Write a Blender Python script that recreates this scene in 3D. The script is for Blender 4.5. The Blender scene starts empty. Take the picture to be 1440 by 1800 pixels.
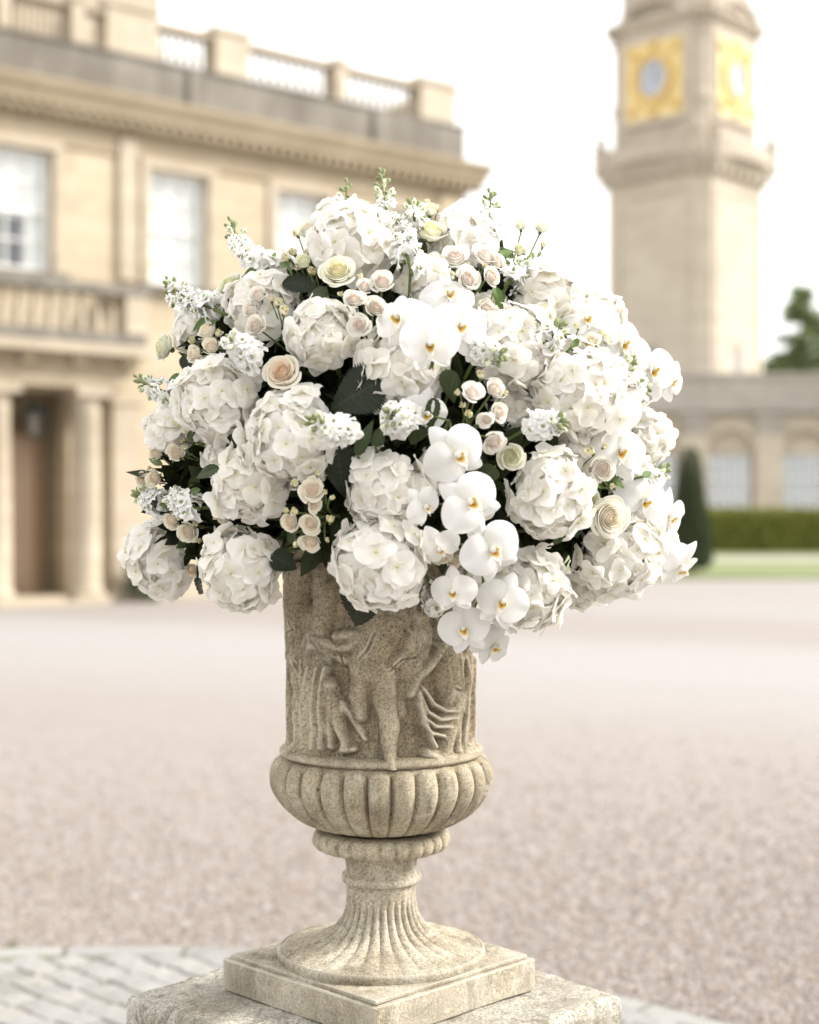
import bpy, math, random
import numpy as np
from mathutils import Vector, Matrix, Euler

random.seed(11)
rng = np.random.default_rng(11)
PI = math.pi
R = math.radians
scene = bpy.context.scene
COL = scene.collection

# ------------------------------------------------------------------ camera, sky, sun, exposure
EYE = 1.55
F = 2700.0            # focal length in pixels of the 1440 x 1800 photograph
HOR = 905.0           # horizon row
cam_data = bpy.data.cameras.new('camera')
cam = bpy.data.objects.new('camera', cam_data)
COL.objects.link(cam)
cam.location = (0, 0, EYE)
cam.rotation_euler = (PI/2, 0, 0)
cam_data.sensor_fit = 'VERTICAL'
cam_data.sensor_height = 36.0
cam_data.lens = F/1800*36
cam_data.shift_y = (HOR-900)/1800
cam_data.clip_start = 0.05
cam_data.clip_end = 3000
cam_data.dof.use_dof = True
cam_data.dof.focus_distance = 2.46
cam_data.dof.aperture_fstop = 2.25
scene.camera = cam

SUN_EL, SUN_AZ = R(36), R(84)          # azimuth from +Y towards +X
world = bpy.data.worlds.new('World')
scene.world = world
world.use_nodes = True
wn, wl = world.node_tree.nodes, world.node_tree.links
wn.clear()
w_out = wn.new('ShaderNodeOutputWorld')
w_bg = wn.new('ShaderNodeBackground')
w_sky = wn.new('ShaderNodeTexSky')
w_sky.sky_type = 'NISHITA'
w_sky.sun_disc = False
w_sky.sun_elevation = SUN_EL
w_sky.sun_rotation = SUN_AZ
w_mix = wn.new('ShaderNodeMix')
w_mix.data_type = 'RGBA'
w_mix.inputs[0].default_value = 0.93      # a thin white overcast over the blue
wl.new(w_sky.outputs[0], w_mix.inputs[6])
w_mix.inputs[7].default_value = (9.8, 9.75, 9.55, 1)
wl.new(w_mix.outputs[2], w_bg.inputs[0])
w_bg.inputs[1].default_value = 0.066
wl.new(w_bg.outputs[0], w_out.inputs[0])

sun_data = bpy.data.lights.new('sun', 'SUN')
sun_data.energy = 2.5
sun_data.angle = R(18)
sun_data.color = (1.0, 0.955, 0.89)
sun = bpy.data.objects.new('sun', sun_data)
COL.objects.link(sun)
sd = Vector((math.sin(SUN_AZ)*math.cos(SUN_EL), math.cos(SUN_AZ)*math.cos(SUN_EL), math.sin(SUN_EL)))
sun.rotation_euler = sd.to_track_quat('Z', 'Y').to_euler()
sun.location = sd*60

scene.view_settings.view_transform = 'Standard'
scene.view_settings.look = 'None'
scene.view_settings.gamma = 1
scene.view_settings.use_curve_mapping = False
scene.view_settings.exposure = 1.56
scene.render.engine = 'CYCLES'
scene.cycles.use_denoising = True

# ------------------------------------------------------------------ helpers
def P(x, y, Y):
    """the point at depth Y seen at photograph pixel x, y"""
    return Vector(((x-720)/F*Y, Y, EYE+(HOR-y)/F*Y))

def link(o):
    COL.objects.link(o)
    return o

def tag(o, label=None, cat=None, group=None, kind=None):
    if label: o['label'] = label
    if cat: o['category'] = cat
    if group: o['group'] = group
    if kind: o['kind'] = kind
    return o

def thing(name, label, cat, M=None, group=None):
    o = link(bpy.data.objects.new(name, None))
    o.empty_display_size = 0.05
    if M is not None:
        o.matrix_basis = M
    return tag(o, label, cat, group)

def put(name, mesh, parent=None, M=None):
    o = link(bpy.data.objects.new(name, mesh))
    if parent is not None:
        o.parent = parent
    if M is not None:
        o.matrix_basis = M
    return o

def mesh_np(name, V, Fc, mats, smooth=True, mi=None, t=None):
    """mesh from numpy vertices and faces; Fc is one array (all faces alike) or a list of lists"""
    me = bpy.data.meshes.new(name)
    V = np.asarray(V, dtype=np.float32)
    if isinstance(Fc, np.ndarray):
        m, k = Fc.shape
        me.vertices.add(len(V))
        me.vertices.foreach_set('co', V.ravel())
        me.loops.add(m*k)
        me.loops.foreach_set('vertex_index', Fc.astype(np.int32).ravel())
        me.polygons.add(m)
        me.polygons.foreach_set('loop_start', np.arange(0, m*k, k, dtype=np.int32))
        me.polygons.foreach_set('loop_total', np.full(m, k, dtype=np.int32))
        me.update(calc_edges=True)
    else:
        me.from_pydata([tuple(map(float, v)) for v in V], [], [tuple(map(int, f)) for f in Fc])
        me.update()
    for m_ in (mats if isinstance(mats, (list, tuple)) else [mats]):
        me.materials.append(m_)
    n = len(me.polygons)
    me.polygons.foreach_set('use_smooth', np.full(n, smooth, dtype=bool))
    if mi is not None:
        me.polygons.foreach_set('material_index', np.asarray(mi, dtype=np.int32))
    if t is not None:
        a = me.attributes.new('t', 'FLOAT', 'POINT')
        a.data.foreach_set('value', np.asarray(t, dtype=np.float32))
    me.update()
    return me

class MB:
    """collects shapes for one mesh"""
    def __init__(self):
        self.v, self.f, self.mi, self.t, self.n = [], [], [], [], 0
    def add(self, V, Fc, mi=0, t=None):
        V = np.asarray(V, dtype=float)
        self.v.append(V)
        for f in Fc:
            self.f.append([int(i)+self.n for i in f])
            self.mi.append(mi)
        self.t.append(np.zeros(len(V)) if t is None else np.asarray(t, dtype=float))
        self.n += len(V)
        return self
    def box(self, x0, x1, y0, y1, z0, z1, mi=0, bev=0.0):
        if bev <= 0:
            V = [(x, y, z) for z in (z0, z1) for y in (y0, y1) for x in (x0, x1)]
            Fc = [(0, 2, 3, 1), (4, 5, 7, 6), (0, 1, 5, 4), (2, 6, 7, 3), (0, 4, 6, 2), (1, 3, 7, 5)]
            return self.add(V, Fc, mi)
        b = bev
        def ring(d, z): # octagonal ring
            return [(x0+d, y0+d+b, z), (x0+d+b, y0+d, z), (x1-d-b, y0+d, z), (x1-d, y0+d+b, z), (x1-d, y1-d-b, z), (x1-d-b, y1-d, z), (x0+d+b, y1-d, z), (x0+d, y1-d-b, z)]
        V = ring(b*.8, z0)+ring(0, z0+b)+ring(0, z1-b)+ring(b*.35, z1-b*.3)+ring(b, z1)
        Fc = []
        for r in range(4):
            for i in range(8):
                j = (i+1) % 8
                Fc.append((r*8+i, r*8+j, r*8+8+j, r*8+8+i))
        Fc.append(tuple(range(7, -1, -1)))
        Fc.append(tuple(range(32, 40)))
        return self.add(V, Fc, mi)
    def tube(self, pts, radii, k=6, mi=0):
        pts = [Vector(p) for p in pts]
        if not hasattr(radii, '__len__'):
            radii = [radii]*len(pts)
        V, Fc = [], []
        prev = None
        for i, p in enumerate(pts):
            d = (pts[min(i+1, len(pts)-1)]-pts[max(i-1, 0)]).normalized()
            a = prev if prev is not None else (Vector((0, 0, 1)) if abs(d.z) < .9 else Vector((1, 0, 0)))
            x = (a-d*a.dot(d)).normalized()
            prev = x
            y = d.cross(x)
            for j in range(k):
                an = 2*PI*j/k
                V.append(p+(x*math.cos(an)+y*math.sin(an))*radii[i])
        for i in range(len(pts)-1):
            for j in range(k):
                j2 = (j+1) % k
                Fc.append((i*k+j, i*k+j2, i*k+k+j2, i*k+k+j))
        Fc.append(tuple(range(k-1, -1, -1)))
        Fc.append(tuple(range((len(pts)-1)*k, len(pts)*k)))
        return self.add([tuple(v) for v in V], Fc, mi)
    def lathe(self, prof, k=24, c=(0, 0, 0), mi=0, caps=True):
        V, Fc = [], []
        for r, z in prof:
            for j in range(k):
                an = 2*PI*j/k
                V.append((c[0]+r*math.cos(an), c[1]+r*math.sin(an), c[2]+z))
        for i in range(len(prof)-1):
            for j in range(k):
                j2 = (j+1) % k
                Fc.append((i*k+j, i*k+j2, i*k+k+j2, i*k+k+j))
        if caps:
            Fc.append(tuple(range(k-1, -1, -1)))
            Fc.append(tuple(range((len(prof)-1)*k, len(prof)*k)))
        return self.add(V, Fc, mi)
    def mesh(self, name, mats, smooth=True):
        return mesh_np(name, np.concatenate(self.v), self.f, mats, smooth, self.mi, np.concatenate(self.t))
    def build(self, name, mats, parent=None, M=None, smooth=False):
        return put(name, self.mesh(name, mats, smooth), parent, M)

def smooth_by_angle(o, deg=35):
    try:
        o.data.set_sharp_from_angle(angle=R(deg))
    except Exception:
        pass
    return o

def frame(n, up=(0, 0, 1), roll=0.0):
    """rotation whose +Z is n and whose +Y leans to up, then rolled about n"""
    n = Vector(n).normalized()
    up = Vector(up)
    y = up-n*up.dot(n)
    if y.length < 1e-4:
        y = Vector((1, 0, 0))-n*n.x
    y.normalize()
    x = y.cross(n)
    m = Matrix((x, y, n)).transposed().to_4x4()
    return m @ Matrix.Rotation(roll, 4, 'Z')

def T(v): return Matrix.Translation(Vector(v))
def S(s): return Matrix.Scale(s, 4)

# ------------------------------------------------------------------ materials
def mat(name):
    m = bpy.data.materials.new(name)
    m.use_nodes = True
    nt = m.node_tree
    nt.nodes.clear()
    out = nt.nodes.new('ShaderNodeOutputMaterial')
    return m, nt, out

def node(nt, kind, **kw):
    n = nt.nodes.new(kind)
    for k, v in kw.items():
        if k.startswith('i_'):
            key = k[2:]
            n.inputs[int(key) if key.isdigit() else key].default_value = v
        else:
            setattr(n, k, v)
    return n

def ramp(nt, src, stops, interp='LINEAR'):
    r = nt.nodes.new('ShaderNodeValToRGB')
    r.color_ramp.interpolation = interp
    els = r.color_ramp.elements
    while len(els) < len(stops):
        els.new(0.5)
    for e, (p, c) in zip(els, stops):
        e.position = p
        e.color = (*c, 1) if len(c) == 3 else c
    nt.links.new(src, r.inputs[0])
    return r.outputs[0]

def mixc(nt, fac, a, b, blend='MIX'):
    m = nt.nodes.new('ShaderNodeMix')
    m.data_type = 'RGBA'
    m.blend_type = blend
    for i, v in ((0, fac), (6, a), (7, b)):
        if hasattr(v, 'links') or isinstance(v, bpy.types.NodeSocket):
            nt.links.new(v, m.inputs[i])
        elif i == 0:
            m.inputs[0].default_value = v
        else:
            m.inputs[i].default_value = (*v, 1)
    return m.outputs[2]

def noise(nt, vec, scale, detail=4, rough=.55, dist=0.0, out=0):
    n = node(nt, 'ShaderNodeTexNoise', i_Scale=scale, i_Detail=detail, i_Roughness=rough, i_Distortion=dist)
    if vec is not None:
        nt.links.new(vec, n.inputs['Vector'])
    return n.outputs[out]

def coords(nt, kind='Object'):
    return nt.nodes.new('ShaderNodeTexCoord').outputs[kind]

def wpos(nt):
    return nt.nodes.new('ShaderNodeNewGeometry').outputs['Position']

def bump(nt, h, strength, dist, normal=None):
    b = node(nt, 'ShaderNodeBump', i_Strength=strength, i_Distance=dist)
    nt.links.new(h, b.inputs['Height'])
    if normal is not None:
        nt.links.new(normal, b.inputs['Normal'])
    return b.outputs[0]

def principled(nt, out, col, rough=.8, normal=None, **kw):
    p = node(nt, 'ShaderNodeBsdfPrincipled')
    if isinstance(col, bpy.types.NodeSocket):
        nt.links.new(col, p.inputs['Base Color'])
    else:
        p.inputs['Base Color'].default_value = (*col, 1)
    if isinstance(rough, bpy.types.NodeSocket):
        nt.links.new(rough, p.inputs['Roughness'])
    else:
        p.inputs['Roughness'].default_value = rough
    if normal is not None:
        nt.links.new(normal, p.inputs['Normal'])
    for k, v in kw.items():
        p.inputs[k.replace('_', ' ')].default_value = v
    nt.links.new(p.outputs[0], out.inputs[0])
    return p

def stone(name, c1, c2, c3, scale=1.0, bumpd=.002, rough=.9, vec='Object', fine=1.0, spots=None, edge=None):
    m, nt, out = mat(name)
    co = coords(nt, vec)
    big = noise(nt, co, 3*scale, 6, .62, .3)
    mid = noise(nt, co, 22*scale, 6, .7)
    grain = noise(nt, co, 75*scale*fine, 6, .8)
    c = ramp(nt, big, [(.36, c1), (.5, c2), (.64, c3)])
    g = ramp(nt, grain, [(.34, (.10, .085, .07)), (.47, (.9, .9, .89)), (.63, (1.65, 1.62, 1.55))])
    c = mixc(nt, .95, c, g, 'MULTIPLY')
    g2 = ramp(nt, mid, [(.3, (.62, .60, .56)), (.55, (1, 1, 1)), (.75, (1.2, 1.2, 1.18))])
    c = mixc(nt, .7, c, g2, 'MULTIPLY')
    if spots:
        s = noise(nt, co, 9*scale, 8, .75, .6)
        sf = ramp(nt, s, [(.54, (0, 0, 0)), (.64, (1, 1, 1))])
        c = mixc(nt, sf, c, spots)
    sm = node(nt, 'ShaderNodeMapping')
    sm.inputs['Scale'].default_value = (1, 1, .3)
    nt.links.new(co, sm.inputs[0])
    sn = noise(nt, sm.outputs[0], 11*scale, 7, .72, .8)
    c = mixc(nt, ramp(nt, sn, [(.53, (0, 0, 0)), (.68, (.75, .75, .75))]), c, tuple(x*.42 for x in c1))
    pits = noise(nt, co, 42*scale, 3, .6)
    c = mixc(nt, ramp(nt, pits, [(.66, (0, 0, 0)), (.72, (.8, .8, .8))]), c, tuple(x*.3 for x in c1))
    if edge:
        gm = nt.nodes.new('ShaderNodeNewGeometry')
        ef = ramp(nt, gm.outputs['Pointiness'], [(.505, (0, 0, 0)), (.56, (1, 1, 1))])
        c = mixc(nt, ef, c, edge)
    nb = bump(nt, grain, .55, bumpd)
    nb = bump(nt, mid, .5, bumpd*2.2, nb)
    principled(nt, out, c, rough, nb)
    return m

M = {}
M['urn'] = stone('urn_stone', (.185, .149, .098), (.295, .246, .168), (.41, .36, .265), 2.2, .0022, .95, fine=1.7, spots=(.46, .42, .335), edge=(.52, .48, .39))  # body darker than the foot: part weathering, mostly flower shade put into the colour
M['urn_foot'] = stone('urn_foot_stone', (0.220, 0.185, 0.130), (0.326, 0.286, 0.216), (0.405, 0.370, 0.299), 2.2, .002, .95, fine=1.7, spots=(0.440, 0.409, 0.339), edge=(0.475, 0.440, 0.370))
M['pedestal'] = stone('pedestal_stone', (0.220, 0.198, 0.158), (0.317, 0.295, 0.251), (0.405, 0.387, 0.343), 2.0, .0016, .9, fine=1.3, spots=(0.176, 0.150, 0.106))
M['sett'] = None

def wall_stone(name, c1, c2, scale=.5, streak=None):
    m, nt, out = mat(name)
    co = coords(nt)
    a = noise(nt, co, .55*scale, 6, .6, .4)
    b = noise(nt, co, 7*scale, 5, .65)
    c = ramp(nt, a, [(.32, c1), (.66, c2)])
    c = mixc(nt, .5, c, ramp(nt, b, [(.3, (.8, .78, .74)), (.6, (1.06, 1.05, 1.04))]), 'MULTIPLY')
    sp = nt.nodes.new('ShaderNodeSeparateXYZ'); nt.links.new(co, sp.inputs[0])
    ad = node(nt, 'ShaderNodeMath', operation='ADD'); nt.links.new(sp.outputs[0], ad.inputs[0]); nt.links.new(sp.outputs[1], ad.inputs[1])
    cb = nt.nodes.new('ShaderNodeCombineXYZ'); nt.links.new(ad.outputs[0], cb.inputs[0]); nt.links.new(sp.outputs[2], cb.inputs[1])
    br_ = node(nt, 'ShaderNodeTexBrick', i_Scale=1.0)
    nt.links.new(cb.outputs[0], br_.inputs['Vector'])
    for k_, v_ in (('Color1', (.90, .885, .86, 1)), ('Color2', (1.06, 1.06, 1.06, 1)), ('Mortar', (.80, .77, .72, 1)), ('Mortar Size', .012), ('Brick Width', .95), ('Row Height', .38)):
        br_.inputs[k_].default_value = v_
    c = mixc(nt, .8, c, br_.outputs[0], 'MULTIPLY')
    if streak:
        mp = node(nt, 'ShaderNodeMapping')
        mp.inputs['Scale'].default_value = (1.4, 1.4, .16)
        nt.links.new(co, mp.inputs[0])
        s = noise(nt, mp.outputs[0], 1.6, 6, .65)
        c = mixc(nt, ramp(nt, s, [(.42, (0, 0, 0)), (.66, (.85, .85, .85))]), c, streak)
    principled(nt, out, c, .92, bump(nt, b, .3, .01))
    return m

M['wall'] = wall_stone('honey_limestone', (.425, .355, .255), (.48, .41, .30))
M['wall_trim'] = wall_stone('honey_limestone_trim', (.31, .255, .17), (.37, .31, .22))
M['wall_grey'] = wall_stone('weathered_limestone', (0.162, 0.147, 0.123), (0.243, 0.225, 0.194), 1.0, (0.125, 0.110, 0.092))
M['wall_pale'] = wall_stone('pale_limestone', (0.405, 0.347, 0.266), (0.459, 0.401, 0.315))
M['tower'] = wall_stone('tower_limestone', (0.450, 0.390, 0.312), (0.519, 0.463, 0.377), .6)
M['tower_grey'] = wall_stone('tower_weathered', (0.420, 0.365, 0.296), (0.502, 0.446, 0.374), .8, (0.383, 0.329, 0.260))
M['wing'] = wall_stone('wing_limestone', (0.493, 0.432, 0.349), (0.567, 0.502, 0.414), .8)
M['wing_grey'] = wall_stone('wing_weathered', (0.372, 0.338, 0.304), (0.451, 0.412, 0.377), 1.0, (0.333, 0.294, 0.265))

def plain(name, col, rough=.6, **kw):
    m, nt, out = mat(name)
    co = coords(nt)
    n = noise(nt, co, 14, 4)
    c = mixc(nt, .35, col, ramp(nt, n, [(.3, (.75, .75, .75)), (.7, (1.15, 1.15, 1.15))]), 'MULTIPLY')
    principled(nt, out, c, rough, None, **kw)
    return m

M['white_paint'] = plain('white_paint', (.78, .78, .76), .45)
M['blind'] = plain('blind_cloth', (.88, .88, .87), .9)  # white cloth, brightened so its colour also carries the panes' sky reflection
M['dark_room'] = plain('dark_room', (.06, .05, .04), .9)
M['door'] = plain('brown_door_paint', (.46, .335, .235), .5)
M['door_frame'] = plain('door_frame_wood', (.27, .175, .10), .5)
M['lantern'] = plain('lantern_metal', (.10, .13, .13), .45, Metallic=.6)
M['gold'] = plain('gilded_metal', (.66, .51, .24), .45, Metallic=.4)
M['gold_deep'] = plain('gilded_metal_deep', (.60, .41, .14), .45, Metallic=.4)
M['dial'] = plain('dial_enamel', (.40, .42, .47), .5)
M['dial_dark'] = plain('dial_marks', (.12, .12, .16), .5)
M['lead'] = plain('lead_grey', (.25, .26, .28), .6)

def glass(name, tint=(.55, .6, .62), fac=.45):
    m, nt, out = mat(name)
    g = node(nt, 'ShaderNodeBsdfGlossy', i_Roughness=.04)
    g.inputs['Color'].default_value = (.95, .97, 1, 1)
    tr = node(nt, 'ShaderNodeBsdfTransparent')
    tr.inputs['Color'].default_value = (*tint, 1)
    mx = node(nt, 'ShaderNodeMixShader', i_0=fac)
    nt.links.new(tr.outputs[0], mx.inputs[1])
    nt.links.new(g.outputs[0], mx.inputs[2])
    nt.links.new(mx.outputs[0], out.inputs[0])
    return m
M['glass'] = glass('window_glass', (.95, .96, .95), .08)
M['wing_glass'] = glass('wing_glass', (.80, .80, .78), .22)

def petal_mat(name, c_in, c_out, trans=.3, pos=(0., 1.), vary=.06, gloss=.06, veins=True, mid=None):
    """thin petal: diffuse, some light through, faint sheen; colour from base (t=0) to edge (t=1)"""
    m, nt, out = mat(name)
    at = node(nt, 'ShaderNodeAttribute', attribute_name='t')
    stops = [(pos[0], c_in), (pos[1], c_out)]
    if mid:
        stops.insert(1, (mid[0], mid[1]))
    c = ramp(nt, at.outputs['Fac'], stops)
    oi = node(nt, 'ShaderNodeObjectInfo')
    v = ramp(nt, oi.outputs['Random'], [(0, (1-vary, 1-vary*1.25, 1-vary*1.9)), (.5, (1, 1, 1)), (1, (1, 1, 1.0))])
    c = mixc(nt, 1.0, c, v, 'MULTIPLY')
    co = coords(nt)
    n = noise(nt, co, 90, 3)
    c = mixc(nt, .5, c, ramp(nt, n, [(.3, (.95, .945, .93)), (.6, (1, 1, 1))]), 'MULTIPLY')
    d = node(nt, 'ShaderNodeBsdfDiffuse', i_Roughness=.5)
    tl = node(nt, 'ShaderNodeBsdfTranslucent')
    gl = node(nt, 'ShaderNodeBsdfGlossy', i_Roughness=.5)
    nt.links.new(c, d.inputs[0])
    nt.links.new(c, tl.inputs[0])
    if veins:
        h = noise(nt, co, 60, 4)
        nb = bump(nt, h, .25, .0012)
        for x in (d, tl, gl):
            nt.links.new(nb, x.inputs['Normal'])
    a = node(nt, 'ShaderNodeMixShader', i_0=trans)
    nt.links.new(d.outputs[0], a.inputs[1])
    nt.links.new(tl.outputs[0], a.inputs[2])
    b = node(nt, 'ShaderNodeMixShader', i_0=gloss)
    nt.links.new(a.outputs[0], b.inputs[1])
    nt.links.new(gl.outputs[0], b.inputs[2])
    nt.links.new(b.outputs[0], out.inputs[0])
    return m

M['hydrangea'] = petal_mat('hydrangea_petal', (.92, .895, .78), (.955, .94, .905), .48, (.05, .4), .04)
M['floret_eye'] = petal_mat('floret_eye', (.60, .62, .30), (.66, .66, .36), .1)
M['rose_cream'] = petal_mat('rose_cream_petal', (.89, .77, .56), (.91, .89, .81), .34, (.0, .7), .05, mid=(.28, (.90, .84, .70)))
M['rose_lemon'] = petal_mat('rose_lemon_petal', (.86, .80, .46), (.89, .88, .77), .28, (.0, .7), .04)
M['rose_green'] = petal_mat('rose_green_petal', (.80, .80, .50), (.88, .88, .78), .28, (.0, .8), .04)
M['rose_peach'] = petal_mat('rose_peach_petal', (.87, .58, .40), (.89, .85, .75), .30, (.0, .8), .05, mid=(.25, (.89, .73, .57)))
M['spray_pink'] = petal_mat('spray_pink_petal', (.89, .70, .62), (.91, .89, .84), .36, (.0, .62), .05, mid=(.25, (.90, .82, .75)))
M['spray_peach'] = petal_mat('spray_peach_petal', (.88, .70, .55), (.90, .865, .76), .36, (.0, .7), .06, mid=(.25, (.89, .80, .67)))
M['bud'] = petal_mat('bud_petal', (.74, .68, .38), (.86, .80, .62), .2, (.1, .9), .08)
M['stock'] = petal_mat('stock_petal', (.86, .88, .70), (.935, .935, .925), .3, (.0, .35), .03)
M['orchid'] = petal_mat('orchid_petal', (.86, .85, .79), (.905, .90, .895), .40, (.0, .35), .02, .05)

def leaf_mat(name, c1, c2, trans=.2, rough=.42):
    m, nt, out = mat(name)
    at = node(nt, 'ShaderNodeAttribute', attribute_name='t')
    oi = node(nt, 'ShaderNodeObjectInfo')
    co = coords(nt)
    n = noise(nt, co, 40, 5)
    geo = node(nt, 'ShaderNodeNewGeometry')
    ad = node(nt, 'ShaderNodeMath', operation='ADD')
    nt.links.new(n, ad.inputs[0])
    ml = node(nt, 'ShaderNodeMath', operation='MULTIPLY', i_1=.5)
    nt.links.new(geo.outputs['Random Per Island'], ml.inputs[0])
    nt.links.new(ml.outputs[0], ad.inputs[1])
    c = ramp(nt, ad.outputs[0], [(.4, c1), (1.0, c2)])
    vein = tuple(min(1, x*1.9+.01) for x in c2)
    c = mixc(nt, ramp(nt, at.outputs['Fac'], [(.75, (0, 0, 0)), (1, (.55, .55, .55))]), c, vein)
    p = node(nt, 'ShaderNodeBsdfPrincipled')
    nt.links.new(c, p.inputs['Base Color'])
    p.inputs['Roughness'].default_value = rough
    p.inputs['Specular IOR Level'].default_value = .22
    nt.links.new(bump(nt, n, .3, .002), p.inputs['Normal'])
    tl = node(nt, 'ShaderNodeBsdfTranslucent')
    nt.links.new(c, tl.inputs[0])
    mx = node(nt, 'ShaderNodeMixShader', i_0=trans)
    nt.links.new(p.outputs[0], mx.inputs[1])
    nt.links.new(tl.outputs[0], mx.inputs[2])
    nt.links.new(mx.outputs[0], out.inputs[0])
    return m
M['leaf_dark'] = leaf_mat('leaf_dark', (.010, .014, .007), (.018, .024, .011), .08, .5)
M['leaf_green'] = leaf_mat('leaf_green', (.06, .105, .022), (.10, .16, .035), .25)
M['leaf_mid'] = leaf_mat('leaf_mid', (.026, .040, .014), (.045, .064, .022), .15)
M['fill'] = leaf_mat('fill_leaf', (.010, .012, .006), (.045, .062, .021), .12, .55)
M['stem'] = leaf_mat('stem_green', (.08, .115, .035), (.13, .17, .06), .1, .6)
M['calyx'] = leaf_mat('calyx_green', (.14, .17, .06), (.22, .25, .10), .15, .6)
M['stock_bud'] = leaf_mat('stock_bud', (.19, .23, .09), (.34, .38, .20), .2, .7)
M['hedge'] = leaf_mat('hedge_leaf', (.13, .15, .03), (.30, .31, .08), .3, .65)
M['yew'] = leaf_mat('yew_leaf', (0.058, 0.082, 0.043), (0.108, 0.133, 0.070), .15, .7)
M['tree'] = leaf_mat('tree_leaf', (0.155, 0.219, 0.092), (0.274, 0.328, 0.155), .25, .6)  # lightened: distance haze is put into the leaf colour
M['bark'] = plain('bark', (.11, .085, .06), .95)
def flat_petal(name, col): return petal_mat(name, col, col, .25, (0, 1), .03)
M['lip_yellow'] = flat_petal('lip_yellow', (.86, .62, .09))
M['lip_orange'] = flat_petal('lip_orange', (.66, .24, .05))
M['column'] = flat_petal('orchid_column', (.88, .86, .80))

# ------------------------------------------------------------------ GROUND
def ground_mat():
    m, nt, out = mat('pink_gravel')
    pos = wpos(nt)
    sx = node(nt, 'ShaderNodeSeparateXYZ')
    nt.links.new(pos, sx.inputs[0])
    # pale worn drive that sweeps round the court
    def math_(op, a, b):
        n = node(nt, 'ShaderNodeMath', operation=op)
        for i, v in ((0, a), (1, b)):
            if isinstance(v, bpy.types.NodeSocket): nt.links.new(v, n.inputs[i])
            else: n.inputs[i].default_value = v
        return n.outputs[0]
    wob = noise(nt, pos, .35, 5, .6)
    d = math_('ADD', sx.outputs[1], math_('MULTIPLY', math_('SUBTRACT', wob, .5), 3.4))
    d = math_('ADD', d, math_('MULTIPLY', sx.outputs[0], .55))
    dn = math_('DIVIDE', d, 60.0)
    band = ramp(nt, dn, [(10/60, (0, 0, 0)), (15.2/60, (.85, .85, .85)), (16.2/60, (1, 1, 1)), (19/60, (1, 1, 1)), (21/60, (.25, .25, .25)), (24/60, (.15, .15, .15)), (27/60, (.75, .75, .75)), (34/60, (.5, .5, .5))])
    vor = node(nt, 'ShaderNodeTexVoronoi', i_Scale=70.0)
    nt.links.new(pos, vor.inputs['Vector'])
    st = ramp(nt, vor.outputs['Color'], [(0, (.30, .235, .19)), (.35, (.44, .345, .285)), (.65, (.52, .43, .37)), (.9, (.62, .56, .51)), (1, (.52, .36, .24))])
    sxx = node(nt, 'ShaderNodeSeparateXYZ')
    nt.links.new(vor.outputs['Color'], sxx.inputs[0])
    st = ramp(nt, sxx.outputs[0], [(0, (0.204, 0.175, 0.159)), (.3, (0.238, 0.206, 0.189)), (.6, (0.260, 0.229, 0.212)), (.85, (0.308, 0.287, 0.274)), (.96, (0.257, 0.206, 0.163))])
    pt = noise(nt, pos, 1.6, 7, .7)
    st = mixc(nt, .6, st, ramp(nt, pt, [(.3, (.94, .93, .925)), (.65, (1.04, 1.035, 1.03))]), 'MULTIPLY')
    pale = mixc(nt, .35, (.315, .308, .304), st)
    c = mixc(nt, band, st, pale)
    nb = bump(nt, vor.outputs['Distance'], .6, .012)
    principled(nt, out, c, .95, nb)
    return m
M['gravel'] = ground_mat()
gb = MB()
gb.add([(-400, -60, 0), (400, -60, 0), (400, 700, 0), (-400, 700, 0)], [(0, 1, 2, 3)])
tag(gb.build('gravel_court', M['gravel']), 'wide court of pinkish gravel with a paler worn drive', kind='structure')

# loose pebbles near the paved apron
AC = Vector((-.996, 2.724, 0)); AR = 2.715
def pebbles(n):
    pts = []
    while len(pts) < n:
        y = 4.4+abs(random.gauss(0, 1))*2.4
        x = random.uniform(-.32, .32)*y
        if (x-AC.x)**2+(y-AC.y)**2 < (AR+.03)**2 or y > 12:
            continue
        pts.append((x, y))
    pts = np.array(pts)
    s = rng.uniform(.0045, .0125, n)
    base = np.array([(1, 0, 0), (0, 1, 0), (-1, 0, 0), (0, -1, 0), (0, 0, .75), (0, 0, -.6)])
    V = np.repeat(base[None], n, 0)*rng.uniform(.7, 1.25, (n, 6, 1))
    a = rng.uniform(0, 2*PI, n)
    ca, sa = np.cos(a)[:, None], np.sin(a)[:, None]
    x, y, z = V[..., 0], V[..., 1], V[..., 2]
    V = np.stack([x*ca-y*sa, x*sa+y*ca, z], -1)*s[:, None, None]
    V[..., 0] += pts[:, 0, None]; V[..., 1] += pts[:, 1, None]; V[..., 2] += s[:, None]*.25
    f = np.array([(0, 1, 4), (1, 2, 4), (2, 3, 4), (3, 0, 4), (1, 0, 5), (2, 1, 5), (3, 2, 5), (0, 3, 5)])
    Fc = (f[None]+np.arange(n)[:, None, None]*6).reshape(-1, 3)
    return V.reshape(-1, 3), Fc
def pebble_mat():
    m, nt, out = mat('pebble')
    g = node(nt, 'ShaderNodeNewGeometry')
    c = ramp(nt, g.outputs['Random Per Island'], [(0, (0.190, 0.155, 0.133)), (.35, (0.264, 0.216, 0.189)), (.65, (0.299, 0.255, 0.227)), (.88, (0.367, 0.344, 0.324)), (.97, (0.299, 0.208, 0.135))])
    principled(nt, out, c, .85)
    return m
M['pebble'] = pebble_mat()
V_, F_ = pebbles(26000)
tag(put('gravel', mesh_np('gravel', V_, F_, M['pebble'], False)), 'loose pinkish gravel stones beyond the paved apron', kind='stuff')

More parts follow.
